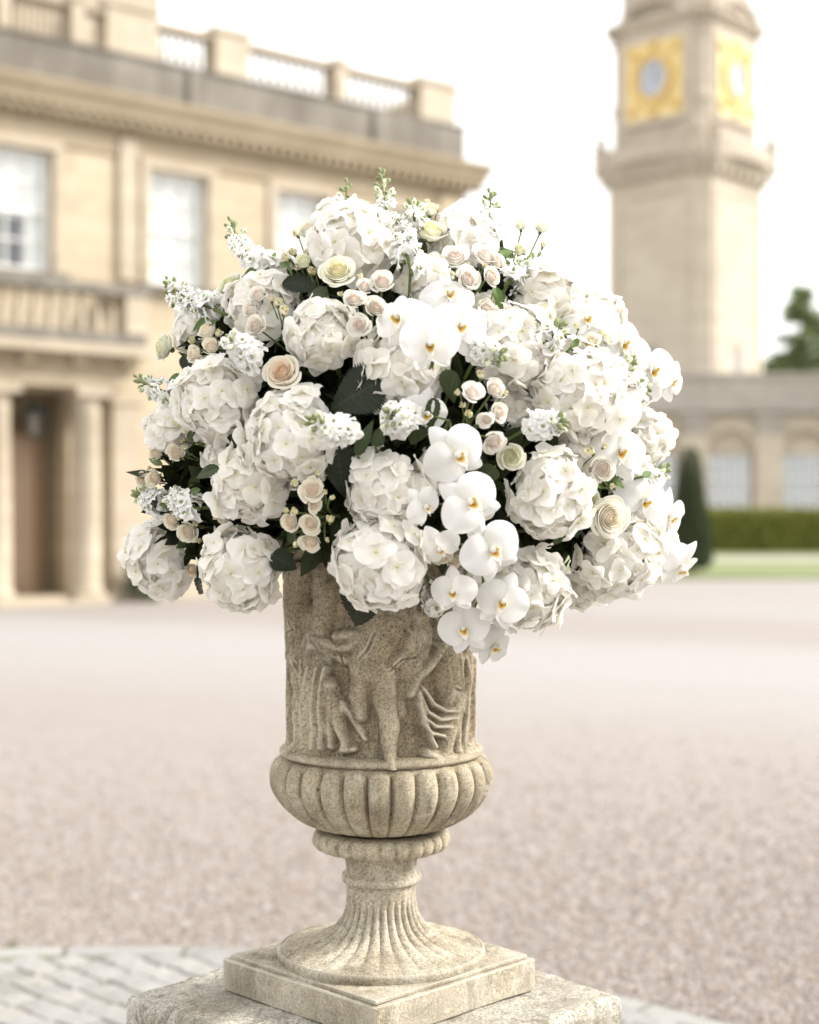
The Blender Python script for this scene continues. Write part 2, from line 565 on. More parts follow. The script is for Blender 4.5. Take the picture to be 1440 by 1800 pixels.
# paved apron of setts
def sett_mat():
    m, nt, out = mat('sett_stone')
    co = coords(nt)
    oi = node(nt, 'ShaderNodeObjectInfo')
    g = node(nt, 'ShaderNodeNewGeometry')
    ad = node(nt, 'ShaderNodeMath', operation='ADD')
    nt.links.new(oi.outputs['Random'], ad.inputs[0]); nt.links.new(g.outputs['Random Per Island'], ad.inputs[1])
    fr = node(nt, 'ShaderNodeMath', operation='FRACT'); nt.links.new(ad.outputs[0], fr.inputs[0])
    c = ramp(nt, fr.outputs[0], [(0, (0.208, 0.202, 0.192)), (.4, (0.249, 0.244, 0.236)), (.75, (0.276, 0.268, 0.255)), (1, (0.240, 0.223, 0.195))])
    n = noise(nt, wpos(nt), 28, 6, .7)
    c = mixc(nt, .7, c, ramp(nt, n, [(.3, (.78, .77, .74)), (.6, (1.06, 1.06, 1.05))]), 'MULTIPLY')
    principled(nt, out, c, .8, bump(nt, n, .4, .004))
    return m
M['sett'] = sett_mat()
def joint_mat():
    m, nt, out = mat('joint_sand')
    n = noise(nt, wpos(nt), 60, 6, .7)
    n2 = noise(nt, wpos(nt), 4, 5, .6)
    c = ramp(nt, n, [(.3, (.10, .09, .075)), (.7, (.17, .155, .125))])
    c = mixc(nt, ramp(nt, n2, [(.55, (0, 0, 0)), (.7, (.6, .6, .6))]), c, (.16, .20, .06))
    principled(nt, out, c, .95)
    return m
M['joint'] = joint_mat()
ab = MB()
ab.lathe([(AR, -.05), (AR, .0235)], 96, (0, 0, 0))
apron = ab.build('cobbled_apron', M['joint'], None, T(AC))
tag(apron, 'round apron of pale grey setts laid diagonally', kind='structure')

def sett_mesh(w, d, seed):
    r_ = random.Random(seed)
    b = MB()
    j = lambda: r_.uniform(-.003, .003)
    h = .026
    base = [(-w/2+j(), -d/2+j()), (w/2+j(), -d/2+j()), (w/2+j(), d/2+j()), (-w/2+j(), d/2+j())]
    V = [(x, y, 0) for x, y in base]+[(x, y, h*.72) for x, y in base]
    V += [(x*.9, y*.9, h+r_.uniform(-.002, .002)) for x, y in base]+[(r_.uniform(-.01, .01), r_.uniform(-.01, .01), h+.003)]
    Fc = []
    for i in range(4):
        k = (i+1) % 4
        Fc += [(i, k, 4+k, 4+i), (4+i, 4+k, 8+k, 8+i), (8+i, 8+k, 12)]
    b.add(V, Fc)
    return b
sett_meshes = [sett_mesh(.1105, .1005, i).mesh('cobble', M['sett'], False) for i in range(8)]
RA = R(47)
ca, sa = math.cos(RA), math.sin(RA)
near, rest = [], MB()
sb = [sett_mesh(.1105, .1005, 20+i) for i in range(4)]
row = 0
v = -3.3
while v < 3.3:
    u = -3.3+(row % 2)*.012
    while u < 3.3:
        x, y = u*ca-v*sa, u*sa+v*ca
        if x*x+y*y < (AR-.125)**2:
            wx, wy = x+AC.x, y+AC.y
            near.append((wx, wy))
        u += .117
    v += .107
    row += 1
def in_view(wx, wy):
    if wy < 3: return False
    px, py = 720+F*wx/wy, HOR+F*EYE/wy
    return -60 < px < 1500 and py < 1850 and not (250 < px < 1080 and py > 1770)
seen = [p for p in near if in_view(*p)]
seen.sort(key=lambda p: p[1])
first, other = seen[:300], [p for p in near if not in_view(*p)]+seen[300:]
for i, (wx, wy) in enumerate(first):
    put('cobble', sett_meshes[i % 8], apron, T((wx-AC.x+random.uniform(-.003, .003), wy-AC.y, .0+random.uniform(-.004, .003)+.004)) @ Matrix.Rotation(RA+random.uniform(-.025, .025)+PI*random.randrange(2), 4, 'Z'))
rv, rf = [], []
tmp_v = [np.concatenate(b.v) for b in sb]
for i, (wx, wy) in enumerate(other):
    V = tmp_v[i % 4]
    X = V[:, 0]*ca-V[:, 1]*sa+wx-AC.x; Y = V[:, 0]*sa+V[:, 1]*ca+wy-AC.y
    rest.add(np.stack([X, Y, V[:, 2]+.002], -1), sb[0].f)
tag(rest.build('cobble_bed', M['sett'], apron), kind='stuff')
# long edging stones round the rim of the apron
nE = 40
edge_meshes = []
for i in range(5):
    b = MB()
    a0, a1 = -PI/nE+.004, PI/nE-.004
    ri, ro = AR-.115, AR-.005
    an = np.linspace(a0, a1, 5)
    V = []
    jo = [random.uniform(-.012, .012) for _ in an]
    for z, sh in ((0, 0), (.026, 0), (.0315, .010)):
        for a, q in zip(an, jo): V.append(((ri+sh)*math.cos(a), (ri+sh)*math.sin(a), z))
        for a, q in zip(an, jo): V.append(((ro-sh+q)*math.cos(a), (ro-sh+q)*math.sin(a), z))
    Fc = []
    for i_ in range(2):
        o_ = i_*10
        ring = list(range(0, 5))+list(range(9, 4, -1))
        for k in range(10):
            p, q = ring[k], ring[(k+1) % 10]
            Fc.append((o_+q, o_+p, o_+10+p, o_+10+q))
    for k in range(4):
        Fc.append((20+k, 20+5+k, 20+5+k+1, 20+k+1))
    b.add(V, Fc)
    edge_meshes.append(b.mesh('edging_stone', M['sett'], False))
for i in range(nE):
    put('edging_stone', edge_meshes[i % 5], apron, T((0, 0, .002*random.random()-.003)) @ Matrix.Rotation(2*PI*i/nE, 4, 'Z'))
# little tufts of grass in the joints
tb = MB()
for px, py in ((113, 1716), (102, 1737), (38, 1731), (14, 1757), (182, 1746), (20, 1676), (140, 1738), (60, 1750)):
    Z = EYE*F/(py-HOR)
    c = P(px, py, Z)
    for k in range(26):
        a = random.uniform(0, 2*PI)
        b0 = Vector((c.x+random.gauss(0, .018), c.y+random.gauss(0, .02), .012))
        tip = b0+Vector((math.cos(a)*.012, math.sin(a)*.012, random.uniform(.018, .034)))
        w = Vector((math.sin(a), -math.cos(a), 0))*.0022
        tb.add([b0-w, b0+w, tip], [(0, 1, 2)])
tag(tb.build('grass', M['leaf_green']), 'tiny tufts of grass in the joints of the setts', kind='stuff')

# lawn, path and beds beyond
def grass_mat():
    m, nt, out = mat('lawn_grass')
    pos = wpos(nt)
    n = noise(nt, pos, .8, 6, .6); n2 = noise(nt, pos, 14, 5, .7)
    c = ramp(nt, n, [(.3, (.135, .16, .062)), (.7, (.185, .21, .085))])
    c = mixc(nt, .6, c, ramp(nt, n2, [(.3, (.7, .7, .65)), (.7, (1.2, 1.2, 1.15))]), 'MULTIPLY')
    principled(nt, out, c, .95, bump(nt, n2, .5, .03))
    return m
M['lawn'] = grass_mat()
def slab(name, pts, z0, z1, m, label):
    n = len(pts)
    b = MB()
    V = [(x, y, z0) for x, y in pts]+[(x, y, z1) for x, y in pts]
    b.add(V, [tuple(range(n, 2*n))]+[(i, (i+1) % n, n+(i+1) % n, n+i) for i in range(n)])
    return tag(b.build(name, m), label, kind='structure')
slab('lawn', [(4.2, 36.6), (22, 37.4), (45, 38), (45, 64), (4.5, 64)], -.02, .05, M['lawn'], 'strip of mown lawn beyond the gravel')
M['path'] = wall_stone('path_gravel', (.33, .31, .28), (.38, .36, .33), 2)
slab('garden_path', [(4.6, 49.5), (45, 53), (45, 58), (4.6, 53.5)], .02, .055, M['path'], 'pale path crossing the lawn before the hedge')

# ------------------------------------------------------------------ MANSION
VX = (3950-720)/F
U = Vector((VX, 1)).normalized()                    # along the facade, away from the camera
P0 = Vector((-6.99, 26.23))
ANG = math.atan2(U.y, U.x)
NO = Vector((U.y, -U.x))                            # outward normal
def fs(x, y, d=0.0):
    """facade coordinates (s along, z up) of pixel x,y on the plane d metres in front of the facade"""
    o = P0+NO*d
    k = (x-720)/F
    # o.x + U.x s = k (o.y + U.y s)
    s = (k*o.y-o.x)/(U.x-k*U.y)
    Z = o.y+U.y*s
    return s, EYE+(HOR-y)/F*Z
mansion = thing('mansion', 'honey stone mansion wing with grey weathered parapet, balustrade and tall sash windows', 'mansion',
                T((P0.x, P0.y, 0)) @ Matrix.Rotation(ANG, 4, 'Z'))
SL, SR = fs(-330, 700)[0], fs(815, 250)[0]          # left and right ends of the wall
def zline(x, y): return fs(x, y)[1]
Z_WALL = zline(235, 196)
Z_CORN0, Z_CORN1 = zline(0, 176), zline(0, 133)
Z_PAR = zline(300, 116)
print('mansion levels', Z_WALL, Z_CORN0, Z_CORN1, Z_PAR, 'ends', SL, SR)

def rect(x0, y0, x1, y1, d=0):
    s0, z1 = fs(x0, y0, d); s1, z0 = fs(x1, y1, d)
    return s0, s1, z0, z1
w_top = fs(312, 303)[1]; w_bot = fs(312, 505)[1]
win = []
for xa, xb in ((262, 366), (484, 576), (-22, 94)):
    win.append((fs(xa, 400)[0], fs(xb, 400)[0]))
ww = win[0][1]-win[0][0]
gap = (win[1][0]+win[1][1])/2-(win[0][0]+win[0][1])/2
win.append((win[1][0]+gap, win[1][1]+gap))          # behind the flowers
openings = [(a, b, w_bot, w_top) for a, b in win]
door_s0, door_s1 = fs(6, 800)[0], fs(118, 800)[0]
door_z1 = fs(100, 690)[1]
openings.append((door_s0, door_s1, 0.0, door_z1))
# ground floor windows, hidden by the flowers from the photograph's place
for a, b in (win[1], win[3]):
    openings.append((a, b, 1.1, 3.6))

def wall_with_openings(b, s0, s1, z0, z1, ops, y=0.0, reveal=.28):
    xs = sorted({s0, s1, *[o[0] for o in ops], *[o[1] for o in ops]})
    zs = sorted({z0, z1, *[o[2] for o in ops], *[o[3] for o in ops]})
    for i in range(len(xs)-1):
        for j in range(len(zs)-1):
            cx, cz = (xs[i]+xs[i+1])/2, (zs[j]+zs[j+1])/2
            if any(o[0] < cx < o[1] and o[2] < cz < o[3] for o in ops):
                continue
            b.add([(xs[i], y, zs[j]), (xs[i+1], y, zs[j]), (xs[i+1], y, zs[j+1]), (xs[i], y, zs[j+1])], [(0, 1, 2, 3)])
    for a, c, e, g in ops:
        r_ = y+reveal
        b.add([(a, y, e), (a, r_, e), (a, r_, g), (a, y, g)], [(0, 1, 2, 3)])
        b.add([(c, y, e), (c, y, g), (c, r_, g), (c, r_, e)], [(0, 1, 2, 3)])
        b.add([(a, y, g), (a, r_, g), (c, r_, g), (c, y, g)], [(0, 1, 2, 3)])
        b.add([(a, y, e), (c, y, e), (c, r_, e), (a, r_, e)], [(0, 1, 2, 3)])
wb = MB()
wall_with_openings(wb, SL, SR, 0, Z_CORN0+.05, openings)
DEP = 9.0
wb.add([(SR, 0, 0), (SR, DEP, 0), (SR, DEP, Z_CORN0), (SR, 0, Z_CORN0)], [(0, 1, 2, 3)])
wb.add([(SL, DEP, 0), (SL, 0, 0), (SL, 0, Z_CORN0), (SL, DEP, Z_CORN0)], [(0, 1, 2, 3)])
wb.add([(SR, DEP, 0), (SL, DEP, 0), (SL, DEP, Z_CORN0), (SR, DEP, Z_CORN0)], [(0, 1, 2, 3)])
wb.build('wall', M['wall'], mansion)
# raised pilaster strips and corner
def strip(name, xa, xb, z0, z1, d, m='wall'):
    b = MB(); s0 = fs(xa, 400)[0]; s1 = fs(xb, 400)[0]
    b.box(s0, s1, -d, .02, z0, z1)
    return b.build(name, M[m], mansion)
strip('pilaster', 208, 236, door_z1+2.1, Z_CORN0-.25, .10, 'wall_pale')
strip('pilaster', 770, 813, 0, Z_CORN0-.25, .10)
for o in win:
    b = MB(); t_ = .17
    a, c, e, g = o[0], o[1], w_bot, w_top
    b.box(a-t_, a, -.06, .03, e, g); b.box(c, c+t_, -.06, .03, e, g); b.box(a-t_, c+t_, -.065, .03, g, g+t_)
    b.build('window_surround', M['wall_pale'], mansion)
    b = MB(); b.box(a-.25, c+.25, -.16, .03, e-.14, e-.004)
    b.build('window_sill', M['wall_grey'], mansion)
# cornice, dentils, parapet
def course(name, prof, s0, s1, m):
    """extrude a profile (y outward negative, z) along the facade and round the right corner"""
    b = MB()
    n = len(prof)
    V = [(s0, -d, z) for d, z in prof]+[(s1+d, -d, z) for d, z in prof]+[(s1+d, DEP, z) for d, z in prof]
    Fc = []
    for q in range(2):
        for i in range(n-1):
            Fc.append((q*n+i, q*n+n+i, q*n+n+i+1, q*n+i+1))
    Fc.append(tuple(range(n-1, -1, -1)))
    b.add(V, Fc)
    return b.build(name, M[m], mansion)
hC = Z_CORN1-Z_CORN0
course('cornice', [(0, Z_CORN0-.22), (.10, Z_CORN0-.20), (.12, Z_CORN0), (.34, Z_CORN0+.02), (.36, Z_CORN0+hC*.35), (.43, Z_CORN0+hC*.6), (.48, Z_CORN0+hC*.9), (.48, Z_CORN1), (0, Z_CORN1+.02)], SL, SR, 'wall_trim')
db = MB()
s = SL+.1
while s < SR+.3:
    db.box(s, s+.11, -.30, -.125, Z_CORN0-.15, Z_CORN0+.0)
    s += .22
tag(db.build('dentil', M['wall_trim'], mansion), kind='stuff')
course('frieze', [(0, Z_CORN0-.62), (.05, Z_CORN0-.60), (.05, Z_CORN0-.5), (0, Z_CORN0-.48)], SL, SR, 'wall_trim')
Z_P0 = Z_CORN1+.02
pb = MB()
pb.box(SL, SR+.02, -.02, .55, Z_P0-.05, Z_PAR)
pb.box(SR-.53, SR+.02, .55, DEP, Z_P0-.05, Z_PAR)
pb.build('parapet', M['wall_grey'], mansion)
pb = MB()
pb.box(SL, SR+.06, -.06, .60, Z_PAR, Z_PAR+.05)
pb.build('parapet_coping', M['wall_grey'], mansion)
# panels of the parapet
for xa, xb in ((330, 355), (655, 760)):
    b = MB(); s0 = fs(xa, 180)[0]; s1 = fs(xb, 180)[0]
    b.box(s0, s1, -.10, -.021, Z_P0, Z_PAR-.02)
    b.build('parapet_block', M['wall_grey'], mansion)
rb = MB(); rb.box(SL, SR-.1, .2, DEP-.2, Z_CORN1-.1, Z_CORN1+.05)
rb.build('roof', M['lead'], mansion)
# balustrade
Z_B0 = Z_PAR+.05
Z_B1 = zline(300, 40)
b_h = Z_B1-Z_B0
def baluster_mesh(h):
    b = MB()
    b.lathe([(.055, 0), (.055, .05*h), (.03, .07*h), (.045, .22*h), (.052, .32*h), (.036, .52*h), (.024, .66*h), (.026, .80*h), (.038, .86*h), (.028, .89*h), (.05, .94*h), (.05, h)], 12)
    return b.mesh('baluster', M['wall_pale'], True)
bal = baluster_mesh(b_h-.12)
def bay(xa, xb, n):
    s0, s1 = fs(xa, 100)[0], fs(xb, 100)[0]
    for i in range(n):
        s_ = s0+(s1-s0)*(i+.5)/n
        put('baluster', bal, mansion, T((s_, .26, Z_B0+.03)))
def pier(xa, xb, name='balustrade_pier', top=.0, d0=.02, d1=.5):
    s0, s1 = fs(xa, 100)[0], fs(xb, 100)[0]
    b = MB(); b.box(s0, s1, d0, d1, Z_B0, Z_B1+.02+top)
    b.box(s0-.05, s1+.05, d0-.04, d1+.04, Z_B1+.02+top, Z_B1+.12+top)
    return b.build(name, M['wall_pale'], mansion)
bay(278, 382, 7); bay(440, 594, 10); bay(611, 742, 10)
bay(20, 128, 9); bay(-150, 0, 10)
for xa, xb, tp in ((382, 440, .04), (594, 611, -.03), (742, 802, .02), (190, 277, .06), (128, 150, 0), (0, 20, 0)):
    pier(xa, xb, top=tp)
b = MB(); b.box(SL, SR-.02, .08, .44, Z_B0, Z_B0+.03); b.build('balustrade_plinth', M['wall_pale'], mansion)
b = MB(); b.box(SL, SR-.02, .07, .45, Z_B1-.09, Z_B1); b.build('balustrade_rail', M['wall_pale'], mansion)
# return of the balustrade along the far end
for i in range(9):
    put('baluster', bal, mansion, T((SR-.26, 1.0+i*.42, Z_B0+.03)))
b = MB(); b.box(SR-.44, SR-.08, .503, DEP-.2, Z_B1-.09, Z_B1); b.build('balustrade_rail', M['wall_pale'], mansion)
# set-back attic block rising behind the balustrade
b = MB()
sa0, sa1 = fs(28, 40)[0]+.8, fs(277, 60)[0]+1.0
b.box(sa0, sa1, 1.6, 5.5, Z_CORN1, Z_B1+3.0)
b.build('attic_block', M['wall_pale'], mansion)
b = MB(); b.box(sa0-.1, sa1+.14, 1.45, 5.6, Z_B1+2.62, Z_B1+2.86); b.build('attic_cornice', M['wall_trim'], mansion)

# windows: frame, blind, two sashes of panes
def window(a, c, e, g, blind_to, curtain=False, cols=3):
    wnd = put('window', None, mansion)
    fr = MB(); t_ = .09; y0, y1 = .16, .26
    fr.box(a, a+t_, y0, y1, e, g); fr.box(c-t_, c, y0, y1, e, g)
    fr.box(a+t_, c-t_, y0, y1, g-t_, g); fr.box(a+t_, c-t_, y0, y1, e, e+t_)
    zm = (e+g)/2
    fr.box(a+t_, c-t_, y0, y1, zm-.035, zm+.035)
    for i in range(1, cols):
        x = a+(c-a)*i/cols
        fr.box(x-.016, x+.016, y0+.02, y1-.02, e+t_, zm-.035); fr.box(x-.016, x+.016, y0+.02, y1-.02, zm+.035, g-t_)
    rows = []
    for z0, z1 in ((e+t_, zm-.035), (zm+.035, g-t_)):
        zz = (z0+z1)/2
        for i in range(cols):
            xa_ = a+t_ if i == 0 else a+(c-a)*i/cols+.016
            xb_ = c-t_ if i == cols-1 else a+(c-a)*(i+1)/cols-.016
            fr.box(xa_, xb_, y0+.022, y1-.022, zz-.015, zz+.015)
            for q0, q1 in ((z0, zz-.015), (zz+.015, z1)):
                pb_ = MB()
                pb_.box(xa_-.005, xb_+.005, y0+.045, y0+.052, q0-.005, q1+.005)
                pb_.build('pane', M['glass'], wnd)
    fr.build('window_frame', M['white_paint'], wnd)
    zb = g-(g-e)*blind_to
    bb = MB(); bb.box(a+.03, c-.03, .275, .285, zb, g)
    bb.build('blind', M['blind'], wnd)
    if curtain:
        cb = MB()
        n = 14; x0, x1 = a+(c-a)*.64, c-.04
        for i in range(n):
            xa_, xb_ = x0+(x1-x0)*i/n, x0+(x1-x0)*(i+1)/n
            ya, yb = .29+.02*(i % 2), .29+.02*((i+1) % 2)
            cb.add([(xa_, ya, e), (xb_, yb, e), (xb_, yb, zb+.05), (xa_, ya, zb+.05)], [(0, 1, 2, 3)])
        cb.build('curtain', M['blind'], wnd)
    rm = MB(); rm.box(a-.3, c+.3, .9, 1.0, e-.3, g+.3)
    rm.build('room_back', M['dark_room'], wnd)
    return wnd
window(win[2][0], win[2][1], w_bot, w_top, .55, True)
window(win[0][0], win[0][1], w_bot, w_top, .98)
window(win[1][0], win[1][1], w_bot, w_top, .98)
window(win[3][0], win[3][1], w_bot, w_top, .98)
for a, b_ in (win[1], win[3]):
    window(a, b_, 1.1, 3.6, .6)

# porch: recessed doorway, door, columns, balcony over it
rb_ = .8
b = MB()
b.add([(door_s0, .28, 0), (door_s0, rb_, 0), (door_s0, rb_, door_z1), (door_s0, .28, door_z1)], [(0, 1, 2, 3)])
b.add([(door_s1, .28, 0), (door_s1, .28, door_z1), (door_s1, rb_, door_z1), (door_s1, rb_, 0)], [(0, 1, 2, 3)])
b.add([(door_s0, .28, door_z1), (door_s0, rb_, door_z1), (door_s1, rb_, door_z1), (door_s1, .28, door_z1)], [(0, 1, 2, 3)])
b.add([(door_s0, rb_, 0), (door_s1, rb_, 0), (door_s1, rb_, door_z1), (door_s0, rb_, door_z1)], [(0, 1, 2, 3)])
b.build('porch_recess', M['wall_trim'], mansion)
d0, d1 = fs(2, 850, -.6)[0]-.7, fs(64, 850, -.6)[0]
door = put('door', None, mansion)
zt = door_z1-.75
for i, (xa, xb) in enumerate(((d0, (d0+d1)/2-.005), ((d0+d1)/2+.005, d1))):
    b = MB(); b.box(xa, xb, rb_-.13, rb_-.07, .16, zt)
    b.build('door_leaf', M['door'], door)
    for z0, z1 in ((.35, 1.1), (1.3, 2.4), (2.55, zt-.2)):
        if z1 > z0:
            b = MB(); b.box(xa+.12, xb-.12, rb_-.15, rb_-.131, z0, z1); b.build('door_panel', M['door'], door)
b = MB(); b.box(d0-.18, d0-.003, rb_-.17, rb_-.02, .16, zt+.15); b.box(d1+.003, d1+.18, rb_-.17, rb_-.02, .16, zt+.15); b.box(d0, d1, rb_-.17, rb_-.02, zt+.004, zt+.15)
b.build('door_frame', M['door_frame'], door)
b = MB(); b.lathe([(.03, 0), (.03, .04), (.015, .06)], 10); b.build('door_handle', M['gold'], door, T(((d0+d1)/2+.1, rb_-.14, 1.15)) @ Matrix.Rotation(PI/2, 4, 'X'))
b = MB(); b.box(door_s0-.2, door_s1+.1, -.5, rb_, 0.0, .15); b.box(door_s0-.5, door_s1+.3, -.85, -.503, 0.0, .075)
b.build('door_step', M['wall_pale'], mansion)
zc = door_z1+.05
def column(sx, y=-.42):
    b = MB()
    b.box(sx-.33, sx+.33, y-.33, y+.33, 0, .16)
    b.lathe([(.31, .16), (.32, .22), (.29, .27), (.27, .30), (.265, 1.4), (.235, zc-.45), (.25, zc-.42), (.25, zc-.38), (.235, zc-.36), (.235, zc-.26), (.30, zc-.14)], 24, (sx, y, 0))
    b.box(sx-.33, sx+.33, y-.33, y+.33, zc-.139, zc)
    return smooth_by_angle(b.build('column', M['wall_pale'], mansion, smooth=True))
sc = fs(151, 850, .42)[0]
column(sc)
column(fs(-8, 850, .42)[0])
sq0, sq1 = fs(191, 850)[0], fs(240, 850)[0]
b = MB(); b.box(sq0, sq1, -.16, .02, .0, zc+.0); b.box(sq0-.06, sq1+.06, -.2, .02, zc-.2, zc-.001); b.box(sq0-.06, sq1+.06, -.2, .02, 0, .25)
b.build('pilaster', M['wall_pale'], mansion)
# entablature and balcony
bs1 = fs(246, 600, .75)[0]
bz0 = fs(120, 622, .75)[1]; bz1 = fs(120, 594, .75)[1]; br = fs(120, 497, .75)[1]
b = MB(); b.box(SL, bs1-.15, -.74, -.001, zc+.004, bz0-.22); b.build('porch_entablature', M['wall'], mansion)
s = bs1-.45
while s > SL:
    b = MB()
    b.box(s, s+.26, -.98, -.741, bz0-.20, bz0)
    b.build('bracket', M['wall_trim'], mansion)
    s -= .95
b = MB(); b.box(SL, bs1-.1, -.86, -.001, bz0-.219, bz0-.003); b.build('balcony_soffit_mould', M['wall_trim'], mansion)
b = MB(); b.box(SL, bs1+.1, -1.12, -.001, bz0, bz0+.16); b.build('balcony_floor', M['wall_pale'], mansion)
b = MB(); b.box(SL, bs1, -1.0, -.72, bz0+.16, bz1+.12); b.box(bs1-.28, bs1, -.72, -.001, bz0+.16, bz1+.12); b.build('balcony_plinth', M['wall_grey'], mansion)
bbal = MB()
bh = br-.16-(bz1+.12)
bbal.lathe([(.09, 0), (.09, .07*bh), (.05, .1*bh), (.09, .33*bh), (.06, .55*bh), (.045, .7*bh), (.05, .85*bh), (.09, .92*bh), (.09, bh)], 12)
bbm = bbal.mesh('balcony_baluster', M['wall_pale'], True)
s = bs1-.62
k = 0
while s > SL:
    if k % 12 == 11:
        b = MB(); b.box(s-.16, s+.16, -1.0, -.72, bz1+.12, br-.16); b.build('balcony_pier', M['wall_pale'], mansion)
    else:
        put('balcony_baluster', bbm, mansion, T((s, -.86, bz1+.12)))
    s -= .29
    k += 1
b = MB(); b.box(bs1-.42, bs1+.03, -1.03, -.69, bz1+.121, br-.161); b.build('balcony_pier', M['wall_pale'], mansion)
b = MB(); b.box(SL, bs1+.06, -1.05, -.68, br-.16, br); b.box(bs1-.3, bs1+.06, -.68, -.001, br-.16, br); b.build('balcony_rail', M['wall_grey'], mansion)
# drain pipe / base course
course('base_course', [(0, 0), (.09, 0), (.09, .42), (.04, .50), (0, .52)], sq1+.02, SR, 'wall_pale')

# lantern hanging in the porch
lc = P(62, 742, fs(62, 742, -.2)[0]*U.y+P0.y+.1)
lan = thing('porch_lantern', 'dark metal lantern hanging in the shadow above the brown mansion door', 'lantern', T(lc))
b = MB(); b.lathe([(.16, -.22), (.21, .12)], 6); b.build('lantern_glass', M['wing_glass'], lan)
b = MB(); b.lathe([(.23, .12), (.24, .15), (.06, .33), (.03, .36)], 6); b.lathe([(.03, -.30), (.17, -.24), (.17, -.22)], 6)
for i in range(6):
    a = 2*PI*i/6
    b.tube([(.165*math.cos(a), .165*math.sin(a), -.22), (.215*math.cos(a), .215*math.sin(a), .12)], .014, 5)
b.build('lantern_frame', M['lantern'], lan)
b = MB(); b.tube([(0, 0, .36), (0, 0, door_z1-lc.z+.0)], .012, 6); b.build('lantern_chain', M['lantern'], lan)

# small dark shrub at the foot of the wall
def leaf_cloud(pts, size, tilt_n=None, seed=1, aspect=.55):
    """many bent leaf quads at points (n,3)"""
    r_ = np.random.default_rng(seed)
    n = len(pts)
    d = r_.normal(size=(n, 3)); d /= np.linalg.norm(d, axis=1)[:, None]
    if tilt_n is not None:
        d = d*.8+tilt_n
        d /= np.linalg.norm(d, axis=1)[:, None]
    q = r_.normal(size=(n, 3))
    w = np.cross(d, q); w /= np.linalg.norm(w, axis=1)[:, None]
    up = np.cross(w, d)
    L = size*r_.uniform(.6, 1.35, n)[:, None]
    W = L*aspect*.5
    p = np.asarray(pts)
    a = p; b_ = p+d*L*.5+w*W; c = p+d*L+up*L*.12; e = p+d*L*.5-w*W
    m1 = p+d*L*.34+up*L*.04; m2 = p+d*L*.70+up*L*.07
    l1 = p+d*L*.30+w*W*.95+up*L*.12; r1 = p+d*L*.30-w*W*.95+up*L*.12
    l2 = p+d*L*.66+w*W*.78+up*L*.15; r2 = p+d*L*.66-w*W*.78+up*L*.15
    V = np.stack([p, m1, m2, c, l1, l2, r1, r2], 1).reshape(-1, 3)
    f = np.array([(0, 1, 4), (4, 1, 5), (1, 2, 5), (5, 2, 3), (0, 6, 1), (6, 7, 1), (1, 7, 2), (7, 3, 2)])
    Fc = (f[None]+np.arange(n)[:, None, None]*8).reshape(-1, 3)
    return V, Fc
def blob_points(n, rx, ry, rz, seed, inner=.55):
    r_ = np.random.default_rng(seed)
    d = r_.normal(size=(n, 3)); d /= np.linalg.norm(d, axis=1)[:, None]
    lum = 1+.16*np.sin(d[:, 0]*7+seed)*np.cos(d[:, 2]*6)+.1*np.sin(d[:, 1]*11+d[:, 2]*5)
    rad = (inner+(1-inner)*r_.random(n)**.5)*lum
    return d*rad[:, None]*np.array([rx, ry, rz]), d
s_, z_ = fs(252, 1020, .5)
shp = P0+U*s_+NO*.6
shrub = thing('box_shrub', 'small dark green shrub at the foot of the mansion wall', 'shrub', T((shp.x, shp.y, 0)))
pts, d = blob_points(1600, .32, .32, .36, 5)
pts[:, 2] += .42
V_, F_ = leaf_cloud(pts, .07, d, 5)
put('crown', mesh_np('crown', V_, F_, M['yew'], False), shrub)
b = MB(); b.tube([(0, 0, 0), (0.01, 0, .2), (0, .01, .5)], [.03, .025, .015], 7); b.build('stem', M['bark'], shrub)

# ------------------------------------------------------------------ CLOCK TOWER
TZ = 80.0
def tz(y): return EYE+(HOR-y)/F*TZ
tc = P(1205, 900, TZ)
tower = thing('clock_tower', 'tall pale stone clock tower with gilded clock faces and projecting gallery', 'tower', T((tc.x*(TZ+2.5)/TZ, tc.y+2.5, 0)) @ Matrix.Rotation(R(48), 4, 'Z'))
def chamfer_ring(h, c):
    return [(-h+c, -h), (h-c, -h), (h, -h+c), (h, h-c), (h-c, h), (-h+c, h), (-h, h-c), (-h, -h+c)]
def prism(b, levels, mi=0):
    """levels: (half width, chamfer, z)"""
    V = []
    for h, c, z in levels:
        V += [(x, y, z) for x, y in chamfer_ring(h, c)]
    Fc = [tuple(range(7, -1, -1)), tuple(range((len(levels)-1)*8, len(levels)*8))]
    for i in range(len(levels)-1):
        for k in range(8):
            j = (k+1) % 8
            Fc.append((i*8+k, i*8+j, i*8+8+j, i*8+8+k))
    b.add(V, Fc, mi)
TS = (TZ+2.5)/TZ
H1 = 270/F*TZ*TS/2/math.sqrt(2)+.28
ch = .62
b = MB(); prism(b, [(H1+.25, ch, 0), (H1+.25, ch, 3.0), (H1+.05, ch, 3.3), (H1, ch, 3.4), (H1, ch, tz(312))]); b.build('shaft', M['tower'], tower)
b = MB(); prism(b, [(H1+.02, ch, tz(318)), (H1+.14, ch, tz(312)), (H1+.30, ch, tz(303)), (H1+.62, ch+.1, tz(290)), (H1+.66, ch+.1, tz(281))]); b.build('gallery_cornice', M['tower_grey'], tower)
